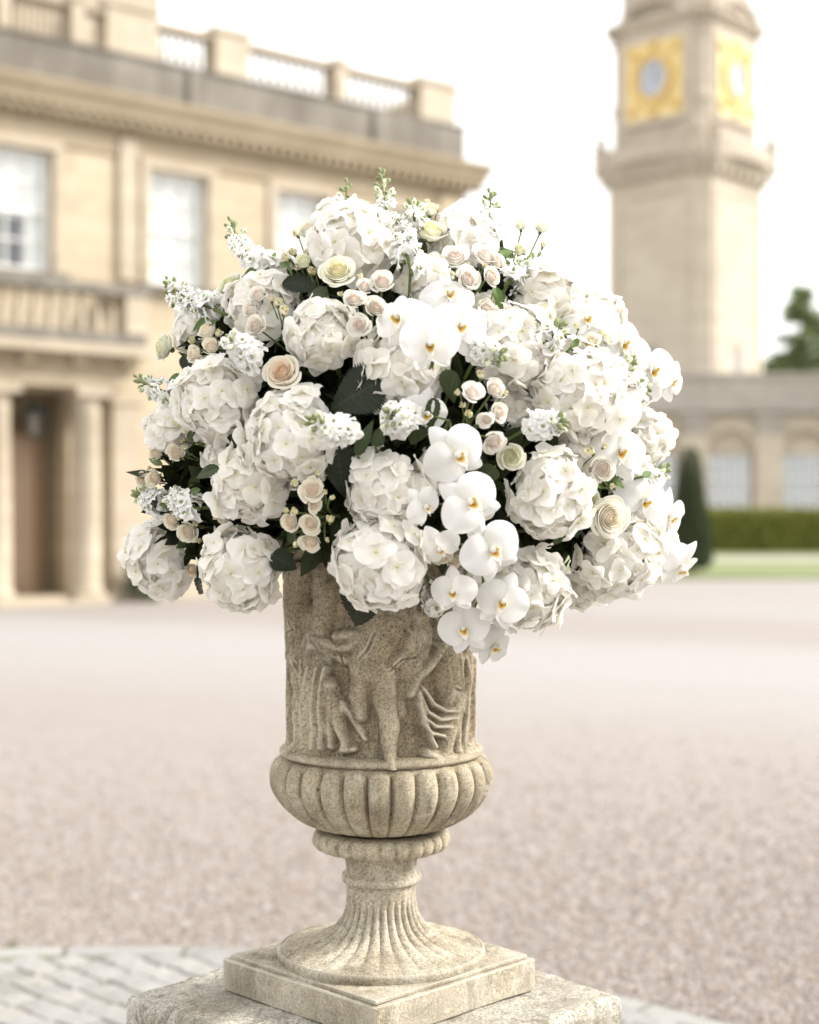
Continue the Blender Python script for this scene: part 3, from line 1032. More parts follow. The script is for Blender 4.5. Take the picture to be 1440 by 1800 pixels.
# gallery parapet: four sides with curved balcony fronts
for k in range(4):
    Mx = Matrix.Rotation(k*PI/2, 4, 'Z')
    b = MB()
    n = 14; w = H1-.7
    V, Fc = [], []
    for i in range(n+1):
        x = -w+2*w*i/n
        bow = .62+.34*math.cos(x/w*PI/2)
        for dy, z in ((0, tz(284)), (0, tz(255)), (-.3, tz(255)), (-.3, tz(284))):
            V.append((x, -(H1+bow+dy), z))
    for i in range(n):
        for q in range(4):
            r_ = (q+1) % 4
            Fc.append((i*4+q, i*4+4+q, i*4+4+r_, i*4+r_))
    Fc += [(3, 2, 1, 0), (n*4, n*4+1, n*4+2, n*4+3)]
    b.add(V, Fc)
    b.build('gallery_parapet', M['tower_grey'], tower, Mx)
    b = MB(); b.box(-.2, .2, -.42, 0, 0, tz(291)-tz(312)); bm_ = b.mesh('bracket', M['tower'], False) if k == 0 else bm_
    for i in range(7):
        put('bracket', bm_, tower, Mx @ T((-w+w*i/3, -(H1-.01), tz(312))))
    for sx in (-1, 1):
        b = MB()
        b.lathe([(.26, tz(284)), (.26, tz(250)), (.34, tz(249)), (.34, tz(246)), (.12, tz(244)), (.16, tz(238)), (.21, tz(232)), (.13, tz(225)), (.03, tz(220))], 10, (sx*(H1-.3), -(H1+.45), 0))
        b.build('gallery_finial', M['tower_grey'], tower, Mx)
H2 = H1-.18
b = MB(); prism(b, [(H2, ch+.25, tz(284)), (H2, ch+.25, tz(48)), (H2+.06, ch+.25, tz(46)), (H2+.06, ch+.25, tz(40))]); b.build('clock_stage', M['tower_grey'], tower)
for k in range(4):
    Mx = Matrix.Rotation(k*PI/2+PI/4, 4, 'Z')
    rr = H2*math.sqrt(2)-(ch+.25)/math.sqrt(2)
    b = MB()
    b.lathe([(.42, tz(276)), (.42, tz(262)), (.34, tz(258)), (.34, tz(190)), (.5, tz(182)), (.3, tz(160)), (.3, tz(70)), (.46, tz(62)), (.46, tz(52))], 12, (0, -rr+.12, 0))
    b.build('corner_column', M['tower_grey'], tower, Mx)
b = MB(); prism(b, [(H2+.05, ch+.1, tz(46)), (H2+.22, ch+.1, tz(42)), (H2+.38, ch+.1, tz(34)), (H2+.40, ch+.1, tz(28)), (H2-.2, ch+.1, tz(20))]); b.build('upper_cornice', M['tower_grey'], tower)
b = MB(); prism(b, [(H2-.15, ch+.4, tz(22)), (H2-.2, ch+.4, tz(-130)), (H2-.9, ch+.3, tz(-150)), (H2-1.4, ch, tz(-230))]); b.build('lantern_stage', M['tower_grey'], tower)
for k in range(4):
    Mx = Matrix.Rotation(k*PI/2, 4, 'Z')
    # arched pediment over the dial
    b = MB(); n = 16; V, Fc = [], []
    for i in range(n+1):
        a = PI*i/n
        for r_, dy in ((1.0, .10), (1.0, .42), (1.18, .46), (1.18, .0)):
            V.append((-math.cos(a)*1.75*r_, -(H2+dy), tz(40)+math.sin(a)*1.05*r_))
    for i in range(n):
        for q in range(4):
            p = (q+1) % 4
            Fc.append((i*4+q, i*4+p, i*4+4+p, i*4+4+q))
    b.add(V, Fc); b.build('arched_pediment', M['tower_grey'], tower, Mx)
    # gilded clock panel
    clk = put('clock_face', None, tower, Mx)
    zc_ = tz(136)
    b = MB(); b.box(-1.72, 1.72, -(H2+.10), -(H2-.01), tz(206), tz(72))
    b.build('gilded_panel', M['gold'], clk)
    b = MB()
    for r0, r1, dp in ((.86, 1.16, .26), (1.3, 1.42, .18)):
        n = 40; V, Fc = [], []
        for i in range(n):
            a = 2*PI*i/n
            for r_, y_ in ((r0, .102), (r0+.03, dp), (r1-.03, dp), (r1, .102)):
                V.append((r_*math.cos(a)*.98, -(H2+y_), zc_+r_*1.12*math.sin(a)))
        for i in range(n):
            for q in range(3):
                j = (i+1) % n
                Fc.append((i*4+q, j*4+q, j*4+q+1, i*4+q+1))
        b.add(V, Fc)
    for cx, cz in ((-1.3, 1.5), (1.3, 1.5), (-1.3, -1.5), (1.3, -1.5), (0, 1.75), (0, -1.75)):
        b.lathe([(.30, 0), (.26, .12), (.12, .2), (.03, .22)], 10, (0, 0, 0))
        n_ = 10*4
        Vb = b.v[-1]
        Vb[:] = np.stack([Vb[:, 0]+cx, -(H2+.102)-Vb[:, 2], Vb[:, 1]*1.1+zc_+cz], -1)
    b.build('gilded_ornament', M['gold_deep'], clk)
    b = MB(); n = 32
    V = [(.84*math.cos(2*PI*i/n), -(H2+.16), zc_+.95*math.sin(2*PI*i/n)) for i in range(n)]+[(.84*math.cos(2*PI*i/n), -(H2+.1), zc_+.95*math.sin(2*PI*i/n)) for i in range(n)]
    b.add(V, [tuple(range(n))]+[(i, n+i, n+(i+1) % n, (i+1) % n) for i in range(n)])
    b.build('dial', M['dial'], clk)
    b = MB()
    for i in range(12):
        a = 2*PI*i/12
        c_, s2 = math.cos(a), math.sin(a)
        for r_ in (.66,):
            V = []
            for (u_, v_) in ((-.03, -.09), (.03, -.09), (.03, .09), (-.03, .09)):
                V.append(((r_+v_)*s2+u_*c_, -(H2+.165), zc_+((r_+v_)*c_-u_*s2)*1.12))
            b.add(V, [(0, 1, 2, 3)])
    tag(b.build('hour_mark', M['dial_dark'], clk), kind='stuff')
    for nm, ln, an in (('hour_hand', .40, 2.0), ('minute_hand', .62, .6)):
        b = MB(); b.box(-.03, .03, -.012, .012, -.1, ln); b.build(nm, M['dial_dark'], clk, T((0, -(H2+.19), zc_)) @ Matrix.Rotation(an, 4, 'Y'))
    b = MB(); b.box(-1.85, 1.85, -(H2+.22), -(H2-.01), tz(216), tz(207)); b.build('panel_sill', M['tower_grey'], tower, Mx)
    # long panel mouldings of the shaft and a slit window
    b = MB()
    for sx in (-1, 1):
        b.box(sx*2.1-.13, sx*2.1+.13, -(H1+.07), -(H1-.01), 6.5, tz(335))
    b.box(-1.97, 1.97, -(H1+.07), -(H1-.01), tz(343), tz(335)); b.box(-1.97, 1.97, -(H1+.07), -(H1-.01), 6.5, 6.8)
    b.build('shaft_panel_moulding', M['tower'], tower, Mx)
    b = MB(); b.box(-.28, .28, -(H1+.02), -(H1-.01), tz(655), tz(612)); b.build('slit_window', M['lead'], tower, Mx)
    b = MB(); b.box(-.42, -.283, -(H1+.06), -(H1-.01), tz(662), tz(606)); b.box(.283, .42, -(H1+.06), -(H1-.01), tz(662), tz(606)); b.box(-.42, .42, -(H1+.06), -(H1-.01), tz(605), tz(600)); b.build('slit_surround', M['tower'], tower, Mx)

# ------------------------------------------------------------------ LOW ARCADED WING
WZ = 72.0
def wz(y): return EYE+(HOR-y)/F*WZ
def wx(x): return (x-720)/F*WZ
wing = thing('arcaded_wing', 'low stone wing with glazed round arches and grey parapet beside the tower', 'building', T((0, WZ, 0)))
archs = [wx(1285)+i*wx(720+132) for i in range(-4, 5)]
ar = 40/F*WZ; asp = wz(795)
XL, XR = archs[0]-2.2, archs[-1]+2.2
b = MB()
edges = XL
for c in archs:
    b.add([(edges, 0, 0), (c-ar, 0, 0), (c-ar, 0, wz(722)), (edges, 0, wz(722))], [(0, 1, 2, 3)])
    n = 14
    V = []
    for i in range(n+1):
        a = PI-PI*i/n
        V.append((c+ar*math.cos(a), 0, asp+ar*math.sin(a)))
    top = [(p[0], 0, wz(722)) for p in V]
    back = [(p[0], .6, p[2]) for p in V]
    Fc = [(i, i+1, n+1+i+1, n+1+i) for i in range(n)]+[(i, 2*n+2+i, 2*n+2+i+1, i+1) for i in range(n)]
    b.add(V+top+back, Fc)
    for sx in (-1, 1):
        x = c+sx*ar
        b.add([(x, 0, 0), (x, .6, 0), (x, .6, asp), (x, 0, asp)], [(0, 1, 2, 3)])
    edges = c+ar
b.add([(edges, 0, 0), (XR, 0, 0), (XR, 0, wz(722)), (edges, 0, wz(722))], [(0, 1, 2, 3)])
for x in (XL, XR):
    b.add([(x, 0, 0), (x, 10, 0), (x, 10, wz(722)), (x, 0, wz(722))], [(0, 1, 2, 3)])
b.build('wall', M['wing'], wing)
b = MB(); b.box(XL-.3, XR+.3, -.45, .5, wz(724), wz(714)); b.box(XL-.15, XR+.15, -.25, .5, wz(729), wz(724.2)); b.build('cornice', M['wing_grey'], wing)
b = MB(); b.box(XL, XR, -.1, .4, wz(714)+.002, wz(664)); b.box(XL-.05, XR+.05, -.2, .5, wz(664), wz(656)); b.build('parapet', M['wing_grey'], wing)
b = MB(); b.box(XL, XR, .5, 10, wz(716), wz(705)); b.build('roof', M['lead'], wing)
for i in range(len(archs)+1):
    x = archs[0]-wx(720+66)+i*wx(720+132)
    b = MB(); b.box(x-.62, x+.62, -.30, -.001, 0, wz(762)); b.build('pier', M['wing'], wing)
    b = MB()
    b.box(x-.72, x+.72, -.40, -.001, wz(761.9), wz(752)); b.box(x-.5, x+.5, -.30, -.001, wz(751.9), wz(740)); b.box(x-.75, x+.75, -.42, -.001, wz(739.9), wz(729.2))
    b.build('pier_capital', M['wing_grey'], wing)
for c in archs:
    n = 16
    b = MB(); V, Fc = [], []
    for i in range(n+1):
        a = PI-PI*i/n
        for r_, y_ in ((ar, -.001), (ar, -.10), (ar+.24, -.12), (ar+.24, -.001)):
            V.append((c+r_*math.cos(a), y_, asp+r_*math.sin(a)))
    for i in range(n):
        for q in range(3):
            Fc.append((i*4+q, i*4+4+q, i*4+4+q+1, i*4+q+1))
    b.add(V, Fc); b.build('archivolt', M['wing'], wing)
    wnd = put('arched_window', None, wing)
    b = MB()
    b.box(c-ar, c+ar, .45, .47, .9, asp-.12); b.build('pane', M['wing_glass'], wnd)
    b = MB()
    V = [(c+ar*math.cos(PI*i/n), .30, asp-.1+(ar+.1)*math.sin(PI*i/n)) for i in range(n+1)]
    V += [(x, .5, z) for x, y, z in V]
    b.add(V, [tuple(range(n+1)), tuple(range(2*n+1, n, -1))]+[(i, n+1+i, n+2+i, i+1) for i in range(n)]+[(n, 2*n+1, n+1, 0)]); b.build('lunette', M['wing'], wnd)
    b = MB()
    for x in (-.5, 0, .5):
        h = asp-.13
        b.box(c+x*ar-.035, c+x*ar+.035, .38, .44, .9, h)
    for z in (1.7, 2.5, 3.3):
        b.box(c-ar, c+ar, .39, .445, z-.03, z+.03)
    b.build('glazing_bar', M['white_paint'], wnd)
    b = MB(); b.box(c-ar, c+ar, .2, .6, 0, .9); b.build('apron_panel', M['wing'], wnd)
    b = MB(); b.box(c-ar-.2, c+ar+.2, 2.5, 2.6, 0, asp+ar+.2); b.build('room_back', M['wall_grey'], wnd)

# ------------------------------------------------------------------ hedge, topiary, trees
def pix_ground(x, y):
    Z = EYE*F/(y-HOR)
    return P(x, y, Z)
hz0 = 61.0
hedge = thing('clipped_hedge', 'long low clipped yellow-green hedge in front of the arcaded wing', 'hedge', T((0, hz0, .05)))
x0, x1, hh = (1150-720)/F*hz0, 34, 72/F*hz0
b = MB(); b.box(x0+.1, x1, .1, 1.1, 0, hh-.1); b.build('hedge_core', M['hedge'], hedge)
n = 16000
pts = np.stack([rng.uniform(x0, x1, n), rng.choice([0, .05, .1], n)+rng.normal(0, .06, n), rng.uniform(0, hh, n)], 1)
top = rng.random(n) < .35
pts[top, 2] = hh+rng.normal(0, .04, top.sum()); pts[top, 1] = rng.uniform(0, 1.2, top.sum())
pts[:, 1] += .05*np.sin(pts[:, 0]*3)+.05*np.sin(pts[:, 0]*7.3+pts[:, 2]*4)
V_, F_ = leaf_cloud(pts, .16, np.array([0, -.6, .5]), 3)
put('foliage', mesh_np('foliage', V_, F_, M['hedge'], False), hedge)

def cone_topiary(x, y, ytop, wpx, label, seed):
    g = pix_ground(x, y)
    k = g.y/F
    h, r_ = (y-ytop)*k, wpx*k/2
    t = thing('yew_topiary', label, 'topiary', T((g.x, g.y, 0)))
    n = 9000
    rr = np.random.default_rng(seed)
    v = rr.random(n)**.7
    v = 1-v*0.98
    a = rr.uniform(0, 2*PI, n)
    rad = r_*1.08*(1-v)**.42*(.82+.2*rr.random(n)+.08*np.sin(a*3+v*9))*np.where(v < .08, .75+v*3, 1)
    pts = np.stack([rad*np.cos(a), rad*np.sin(a), .12+v*(h-.12)], 1)
    d = np.stack([np.cos(a), np.sin(a), np.full(n, .5)], 1)
    V_, F_ = leaf_cloud(pts, .085, d, seed)
    put('crown', mesh_np('crown', V_, F_, M['yew'], False), t)
    b = MB(); b.lathe([(r_*.62, .15), (r_*.68, .3), (r_*.55, h*.4), (r_*.36, h*.75), (.01, h*.93)], 12); b.build('inner_crown', M['yew'], t, smooth=True)
    b = MB(); b.tube([(0, 0, 0), (0, 0, .4)], .06, 8); b.build('trunk', M['bark'], t)
cone_topiary(1214, 1012, 786, 66, 'dark green yew clipped to a slim cone at the lawn edge, right of the flowers', 8)

def conifer(x, ytop, Z, base_w, label, seed, h_lo=.12):
    rr = np.random.default_rng(seed)
    c = P(x, ytop, Z)
    h = c.z
    t = thing('conifer_tree', label, 'tree', T((c.x, Z, 0)))
    b = MB(); b.tube([(0, 0, 0), (.05, 0, h*.5), (0, 0, h*.97)], [.32, .2, .03], 8); b.build('trunk', M['bark'], t)
    pts, ds = [], []
    lim = MB()
    nb = 95
    for i in range(nb):
        v = h_lo+(1-h_lo)*(i/nb)
        a = rr.uniform(0, 2*PI)
        L = base_w*(1-v)**.95*rr.uniform(.55, 1.15)+.25
        z0 = v*h
        tip = np.array([math.cos(a)*L, math.sin(a)*L, z0-.10*L+rr.uniform(0, .3)*L])
        st = np.array([0, 0, z0])
        lim.tube([tuple(st), tuple((st+tip)/2+np.array([0, 0, .08*L])), tuple(tip)], [.05, .03, .01], 4)
        n = int(110+L*90)
        u = rr.random(n)**.7
        p = st+(tip-st)*u[:, None]+rr.normal(0, .14+.1*L*.35, (n, 3))*np.array([1, 1, .7])
        pts.append(p); ds.append(np.repeat((tip-st)[None]/L, n, 0)+np.array([0, 0, .3]))
    lim.build('limbs', M['bark'], t)
    V_, F_ = leaf_cloud(np.concatenate(pts), .27, np.concatenate(ds), seed, .5)
    put('crown', mesh_np('crown', V_, F_, M['tree'], False), t)
conifer(1410, 505, 92.0, 6.2, 'pointed green conifer rising behind the arcaded wing beside the tower', 4)
conifer(1466, 545, 97.0, 4.2, 'broader conifer cut by the frame edge behind the arcaded wing', 9)

# ------------------------------------------------------------------ PEDESTAL
UX, UY, UF = -.0495, 2.70, F
def uz(y): return EYE+(HOR-y)/F*UY
Z_FOOT = uz(1672)          # where the round foot meets the plinth
Z_PL1 = Z_FOOT-.006
Z_PL0 = Z_PL1-.062
ROT = R(45)
ped = thing('stone_pedestal', 'weathered grey stone pedestal with rounded cap slab carrying the urn', 'pedestal', T((UX-.012, UY-.01, 0)) @ Matrix.Rotation(ROT, 4, 'Z'))
def worn_box(w, d, z0, z1, bev, m, name, parent, Mx=None, seed=0, sub=22, amp=.0025):
    """box with rounded, slightly chipped edges"""
    me = bpy.data.meshes.new(name)
    import bmesh
    bm = bmesh.new()
    bmesh.ops.create_cube(bm, size=1)
    for v in bm.verts:
        v.co = Vector((v.co.x*w, v.co.y*d, z0+(v.co.z+.5)*(z1-z0)))
    bmesh.ops.bevel(bm, geom=list(bm.edges), offset=bev, segments=3, affect='EDGES', profile=.6)
    bmesh.ops.subdivide_edges(bm, edges=[e for e in bm.edges if e.calc_length() > .1], cuts=sub, use_grid_fill=True)
    from mathutils import noise as mn
    for v in bm.verts:
        q = v.co*9+Vector((seed, 0, 0))
        k = mn.noise(q)+.6*mn.noise(q*3.1)
        ex = max(0, 1-min(w/2-abs(v.co.x), bev*3)/(bev*3))+max(0, 1-min(d/2-abs(v.co.y), bev*3)/(bev*3))+max(0, 1-min(z1-v.co.z, bev*3)/(bev*3))
        v.co -= v.normal*amp*(k+.3)*(.35+ex)
    bm.to_mesh(me); bm.free()
    me.materials.append(m)
    me.polygons.foreach_set('use_smooth', np.ones(len(me.polygons), dtype=bool))
    return smooth_by_angle(put(name, me, parent, Mx), 50)
zc1 = Z_PL0
worn_box(.63, .63, zc1-.11, zc1, .026, M['pedestal'], 'cap_slab', ped, seed=3)
worn_box(.50, .50, .16, zc1-.112, .008, M['pedestal'], 'shaft', ped, seed=5)
worn_box(.62, .62, 0.0, .158, .012, M['pedestal'], 'base', ped, seed=8)

# ------------------------------------------------------------------ URN
urn = thing('stone_urn', 'carved tan stone urn with draped figures in relief and a gadrooned bowl', 'urn', T((UX, UY, 0)))
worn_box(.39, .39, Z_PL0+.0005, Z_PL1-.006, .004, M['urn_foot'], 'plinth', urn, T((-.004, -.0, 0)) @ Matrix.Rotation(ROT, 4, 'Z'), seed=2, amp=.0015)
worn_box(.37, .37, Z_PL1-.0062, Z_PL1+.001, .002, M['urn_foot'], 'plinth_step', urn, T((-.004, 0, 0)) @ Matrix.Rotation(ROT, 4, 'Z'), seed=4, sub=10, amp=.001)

def revolve(prof, k=288, mod=None, sub=6):
    """smooth lathe; prof (r, z) interpolated; mod(theta, i/n, r, z) -> r, z"""
    prof = np.array(prof, dtype=float)
    tt = np.arange(len(prof))
    ti = np.linspace(0, len(prof)-1, (len(prof)-1)*sub+1)
    # Catmull-Rom
    def cr(p):
        out = []
        for t in ti:
            i = min(int(t), len(p)-2); f = t-i
            p0, p1, p2, p3 = p[max(i-1, 0)], p[i], p[i+1], p[min(i+2, len(p)-1)]
            out.append(.5*((2*p1)+(-p0+p2)*f+(2*p0-5*p1+4*p2-p3)*f*f+(-p0+3*p1-3*p2+p3)*f**3))
        return np.array(out)
    r_, z_ = cr(prof[:, 0]), cr(prof[:, 1])
    th = np.linspace(0, 2*PI, k, endpoint=False)
    TH, RR = np.meshgrid(th, r_); ZZ = np.repeat(z_[:, None], k, 1)
    VV = np.repeat((ti/ti[-1])[:, None], k, 1)
    if mod:
        RR, ZZ = mod(TH, VV, RR, ZZ)
    V = np.stack([RR*np.sin(TH), -RR*np.cos(TH), ZZ], -1).reshape(-1, 3)     # theta 0 faces the camera
    n = len(r_)
    I, J = np.meshgrid(np.arange(n-1), np.arange(k), indexing='ij')
    J2 = (J+1) % k
    Fc = np.stack([I*k+J, I*k+J2, (I+1)*k+J2, (I+1)*k+J], -1).reshape(-1, 4)
    return V, Fc
def gn(shape_th, z, seed=0, s=1.0):
    """cheap seamless wobble"""
    r_ = np.random.default_rng(seed)
    o = 0
    for k in range(9):
        a, b_ = r_.integers(1, 14), r_.uniform(-90, 90)*s
        o = o+np.sin(a*shape_th+b_*z+r_.uniform(0, 6))*r_.uniform(.3, 1)
    return o/5
# foot with flutes
def flute(n, depth, pw=1.0):
    def f(th, v, r, z):
        w = np.abs(np.sin(th*n/2))**.7
        env = np.clip((v-.16)/.12, 0, 1)*np.clip((.93-v)/.05, 0, 1)
        return r-depth*(1-w)*env*(.3+r/.16)+.0012*gn(th, z, 3), z-.0*w
    return f
fz = Z_FOOT
prof = [(.0625, uz(1548)), (.061, uz(1562)), (.0625, uz(1585)), (.069, uz(1608)), (.083, uz(1628)), (.108, uz(1643)), (.140, uz(1653)), (.166, uz(1659)), (.176, uz(1662))][::1]
V_, F_ = revolve(prof, 360, flute(30, .0105))
F_ = F_[:, ::-1]
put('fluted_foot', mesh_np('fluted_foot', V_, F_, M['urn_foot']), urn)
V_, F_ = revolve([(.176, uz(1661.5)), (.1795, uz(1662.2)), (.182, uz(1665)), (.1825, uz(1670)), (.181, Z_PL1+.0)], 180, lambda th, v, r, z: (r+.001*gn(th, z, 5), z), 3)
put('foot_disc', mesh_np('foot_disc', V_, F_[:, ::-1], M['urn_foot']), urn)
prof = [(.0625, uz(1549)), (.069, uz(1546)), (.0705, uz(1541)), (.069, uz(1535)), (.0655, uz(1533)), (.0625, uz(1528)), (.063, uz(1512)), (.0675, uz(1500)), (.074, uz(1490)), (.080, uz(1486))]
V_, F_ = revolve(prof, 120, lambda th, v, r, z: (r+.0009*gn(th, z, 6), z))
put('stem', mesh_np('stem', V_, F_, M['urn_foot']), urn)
def scallop(th, v, r, z):
    w = np.abs(np.sin(th*14))**.6
    return r+(w-.6)*.006*np.sin(v*PI)**.5+.0015*gn(th, z, 9), z
prof = [(.070, uz(1490)), (.098, uz(1491)), (.112, uz(1487)), (.1185, uz(1477)), (.1175, uz(1466)), (.112, uz(1459)), (.100, uz(1456)), (.09, uz(1456))]
V_, F_ = revolve(prof, 288, scallop)
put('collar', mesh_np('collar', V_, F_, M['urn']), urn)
# gadrooned bowl
NG = 28
def gad(th, v, r, z):
    fr = (th*NG/(2*PI)+.5) % 1.0
    q = np.abs(2*fr-1)
    lobe = np.sqrt(np.clip(1-q**2.2, 0, 1))
    top = .955-.10*q**2.5
    env = np.clip((v-.06)/.12, 0, 1)*np.sqrt(np.clip((top-v)/.09, 0, 1))
    return r+(lobe*.021-.0155)*env*np.clip(r/.17, .45, 1)-.004*(1-env)+.0014*gn(th, z, 12), z
prof = [(.085, uz(1457)), (.105, uz(1450)), (.126, uz(1443)), (.150, uz(1429)), (.171, uz(1409)), (.186, uz(1386)), (.1915, uz(1365)), (.1885, uz(1345)), (.180, uz(1331)), (.168, uz(1323))]
V_, F_ = revolve(prof, NG*16, gad, 8)
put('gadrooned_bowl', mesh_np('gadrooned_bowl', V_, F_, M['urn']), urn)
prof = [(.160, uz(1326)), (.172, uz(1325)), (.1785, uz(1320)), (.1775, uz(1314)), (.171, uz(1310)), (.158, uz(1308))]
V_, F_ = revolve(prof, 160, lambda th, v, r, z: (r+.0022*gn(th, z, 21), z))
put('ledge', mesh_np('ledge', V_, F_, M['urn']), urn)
# relief body -------------------------------------------------------------
def relief_strokes():
    S_ = []
    def st(pts, rad, h):
        S_.append(([(460+x/3.27, 960+y/3.27) for x, y in pts], [r/3.27 for r in (rad if hasattr(rad, '__len__') else [rad]*len(pts))], h))
    # draped woman on the far left, seen in profile
    st([(225, 60), (215, 190), (212, 330), (200, 450), (215, 600), (225, 760)], [40, 46, 56, 62, 55, 60], .022)
    st([(185, 90), (172, 200), (160, 300), (150, 380), (170, 520), (185, 640)], [20, 28, 32, 36, 30, 26], .020)
    st([(260, 420), (300, 540)], [70, 55], .012)
    st([(190, 640), (175, 850), (165, 1140)], [40, 45, 44], .020)
    for x in (215, 262, 310, 352):
        st([(x+22, 700), (x+6, 800), (x-8, 930), (x+4, 1060), (x-4, 1150)], [14, 20, 22, 24, 27], .0172)
    st([(330, 560), (345, 760), (360, 900)], [50, 46, 34], .014)
    st([(275, 620), (282, 880), (285, 1150)], [76, 92, 98], .0135)
    st([(1185, 600), (1190, 880), (1185, 1160)], [84, 90, 92], .0135)
    st([(120, 1150), (150, 1160)], 30, .018)
    # arm reaching to the centre
    st([(300, 520), (380, 555), (450, 585), (520, 575), (575, 530)], [40, 36, 30, 28, 30], .019)
    st([(430, 520), (520, 510), (590, 500)], [30, 30, 24], .016)
    st([(400, 620), (480, 660), (540, 640)], [28, 26, 20], .010)
    # second figure, leg stepping right, veil behind
    st([(395, 800), (420, 930), (455, 1040), (480, 1110), (490, 1160)], [42, 42, 36, 28, 26], .020)
    st([(470, 1170), (535, 1165)], [26, 20], .017)
    st([(420, 860), (505, 960), (560, 1050), (595, 1110)], [18, 24, 22, 16], .013)
    st([(470, 900), (530, 980), (590, 1070)], [12, 14, 10], .011)
    st([(380, 860), (390, 1000), (395, 1150)], [20, 22, 24], .013)
    # nude seen from behind, bending
    st([(745, 420), (690, 520), (640, 620), (605, 690)], [95, 100, 92, 84], .026)
    st([(590, 715), (655, 715)], [68, 70], .026)
    st([(580, 760), (560, 860), (575, 975)], [56, 50, 34], .022)
    st([(690, 740), (705, 860), (722, 950), (738, 1040), (730, 1120), (735, 1215), (750, 1285)], [70, 64, 52, 50, 42, 32, 30], .026)
    st([(725, 1270), (790, 1278)], [28, 22], .020)
    st([(765, 670), (830, 590), (855, 500)], [30, 34, 38], .020)
    # child or cupid heads at the shoulder
    st([(790, 430), (845, 345)], [48, 44], .024)
    st([(905, 400), (915, 395)], [50, 50], .024)
    st([(900, 500), (880, 620), (850, 720)], [84, 88, 70], .017)
    st([(800, 760), (790, 860), (800, 950)], [40, 34, 40], .009)
    # right hand figure, arm, swag of cloth
    st([(1050, 520), (1010, 600), (955, 690), (880, 760), (850, 850)], [40, 36, 30, 34, 26], .021)
    st([(1080, 560), (1075, 720), (1090, 860)], [86, 84, 70], .020)
    for a, r0 in (((885, 850, 905, 960, 960, 1100, 985, 1150), 18), ((895, 840, 940, 950, 1010, 995, 1085, 985), 17), ((893, 870, 925, 985, 985, 1035, 1060, 1035), 15), ((890, 900, 915, 1020, 960, 1070, 1030, 1090), 14), ((920, 820, 975, 905, 1040, 945, 1090, 945), 15)):
        st([(a[i], a[i+1]) for i in range(0, 8, 2)], r0, .020)
    st([(1110, 880), (1090, 1000), (1060, 1120), (1050, 1200)], [44, 46, 46, 46], .020)
    for x in (1120, 1160, 1196, 1228, 1255):
        st([(x-6, 640), (x+9, 780), (x+4, 900), (x-10, 1050), (x-10, 1170)], [15, 18, 17, 19, 24], .0178)
    st([(945, 1190), (1000, 1215), (1075, 1215)], [30, 36, 34], .022)
    st([(1150, 1190), (1230, 1170)], [36, 36], .022)
    st([(640, 330), (560, 420)], [60, 40], .014)
    st([(330, 110), (345, 300), (335, 480)], [48, 62, 50], .017)
    st([(520, 130), (545, 330), (560, 420)], [55, 60, 40], .014)
    st([(690, 150), (720, 300), (745, 420)], [60, 74, 90], .020)
    st([(1060, 200), (1075, 360), (1080, 540)], [60, 72, 84], .018)
    return S_
ZB0, ZB1 = uz(1312), uz(985)
def body_r(z):
    v = (z-ZB0)/(ZB1-ZB0)
    return np.interp(v, [0, .05, .3, .6, .82, .93, 1.0], [.146, .141, .141, .144, .148, .157, .172])
kk, nn = 620, 230
th = np.linspace(-PI, PI, kk, endpoint=False)
zz = np.linspace(ZB0-.012, ZB1, nn)
TH, ZZ = np.meshgrid(th, zz)
Hm = np.zeros_like(TH)
def to_uv(px, py):
    # iterate depth on the body surface
    t_, z_ = 0.0, uz(py)
    for _ in range(6):
        r_ = float(body_r(z_))+.012
        Y = UY-r_*math.cos(t_)
        X = (px-720)/F*Y-UX
        t_ = math.asin(max(-.98, min(.98, X/r_)))
        z_ = EYE+(HOR-py)/F*Y
    return t_, z_
RB = .152
acc = np.zeros_like(TH)
for shift in (0.0, 2.35, -2.35):
    for pts, rad, h in relief_strokes():
        q = [to_uv(*p) for p in pts]
        one = np.zeros_like(acc)
        for (t0, z0), (t1, z1), r0, r1 in zip(q[:-1], q[1:], rad[:-1], rad[1:]):
            r0, r1 = r0*.00096, r1*.00096
            du = ((TH-shift-t0+PI) % (2*PI)-PI)*RB
            dv = ZZ-z0
            ex, ey = (t1-t0)*RB, z1-z0
            L2 = ex*ex+ey*ey+1e-9
            f_ = np.clip((du*ex+dv*ey)/L2, 0, 1)
            dist = np.sqrt((du-f_*ex)**2+(dv-f_*ey)**2)
            rr = (r0+(r1-r0)*f_)*1.22
            hh_ = h*np.clip(1-(dist/(rr*1.12))**2, 0, 1)**.68
            hh_ = hh_*(.8 if abs(shift) > 0 else 1)
            one = np.maximum(one, hh_)
        acc = (acc**6+one**6)**(1/6)
# soften once
def blur(a, n=1):
    for _ in range(n):
        a = (np.roll(a, 1, 1)+np.roll(a, -1, 1)+2*a)/4
        b_ = np.pad(a, ((1, 1), (0, 0)), mode='edge')
        a = (b_[:-2]+b_[2:]+2*a)/4
    return a
acc = blur(acc, 2)*1.34
tv = np.clip((uz(972)-ZZ)/.04, 0, 1)
acc = acc*tv*tv*(3-2*tv)
rough_n = blur(rng.normal(0, 1, acc.shape), 2)*.0007+blur(rng.normal(0, 1, acc.shape), 10)*.0015
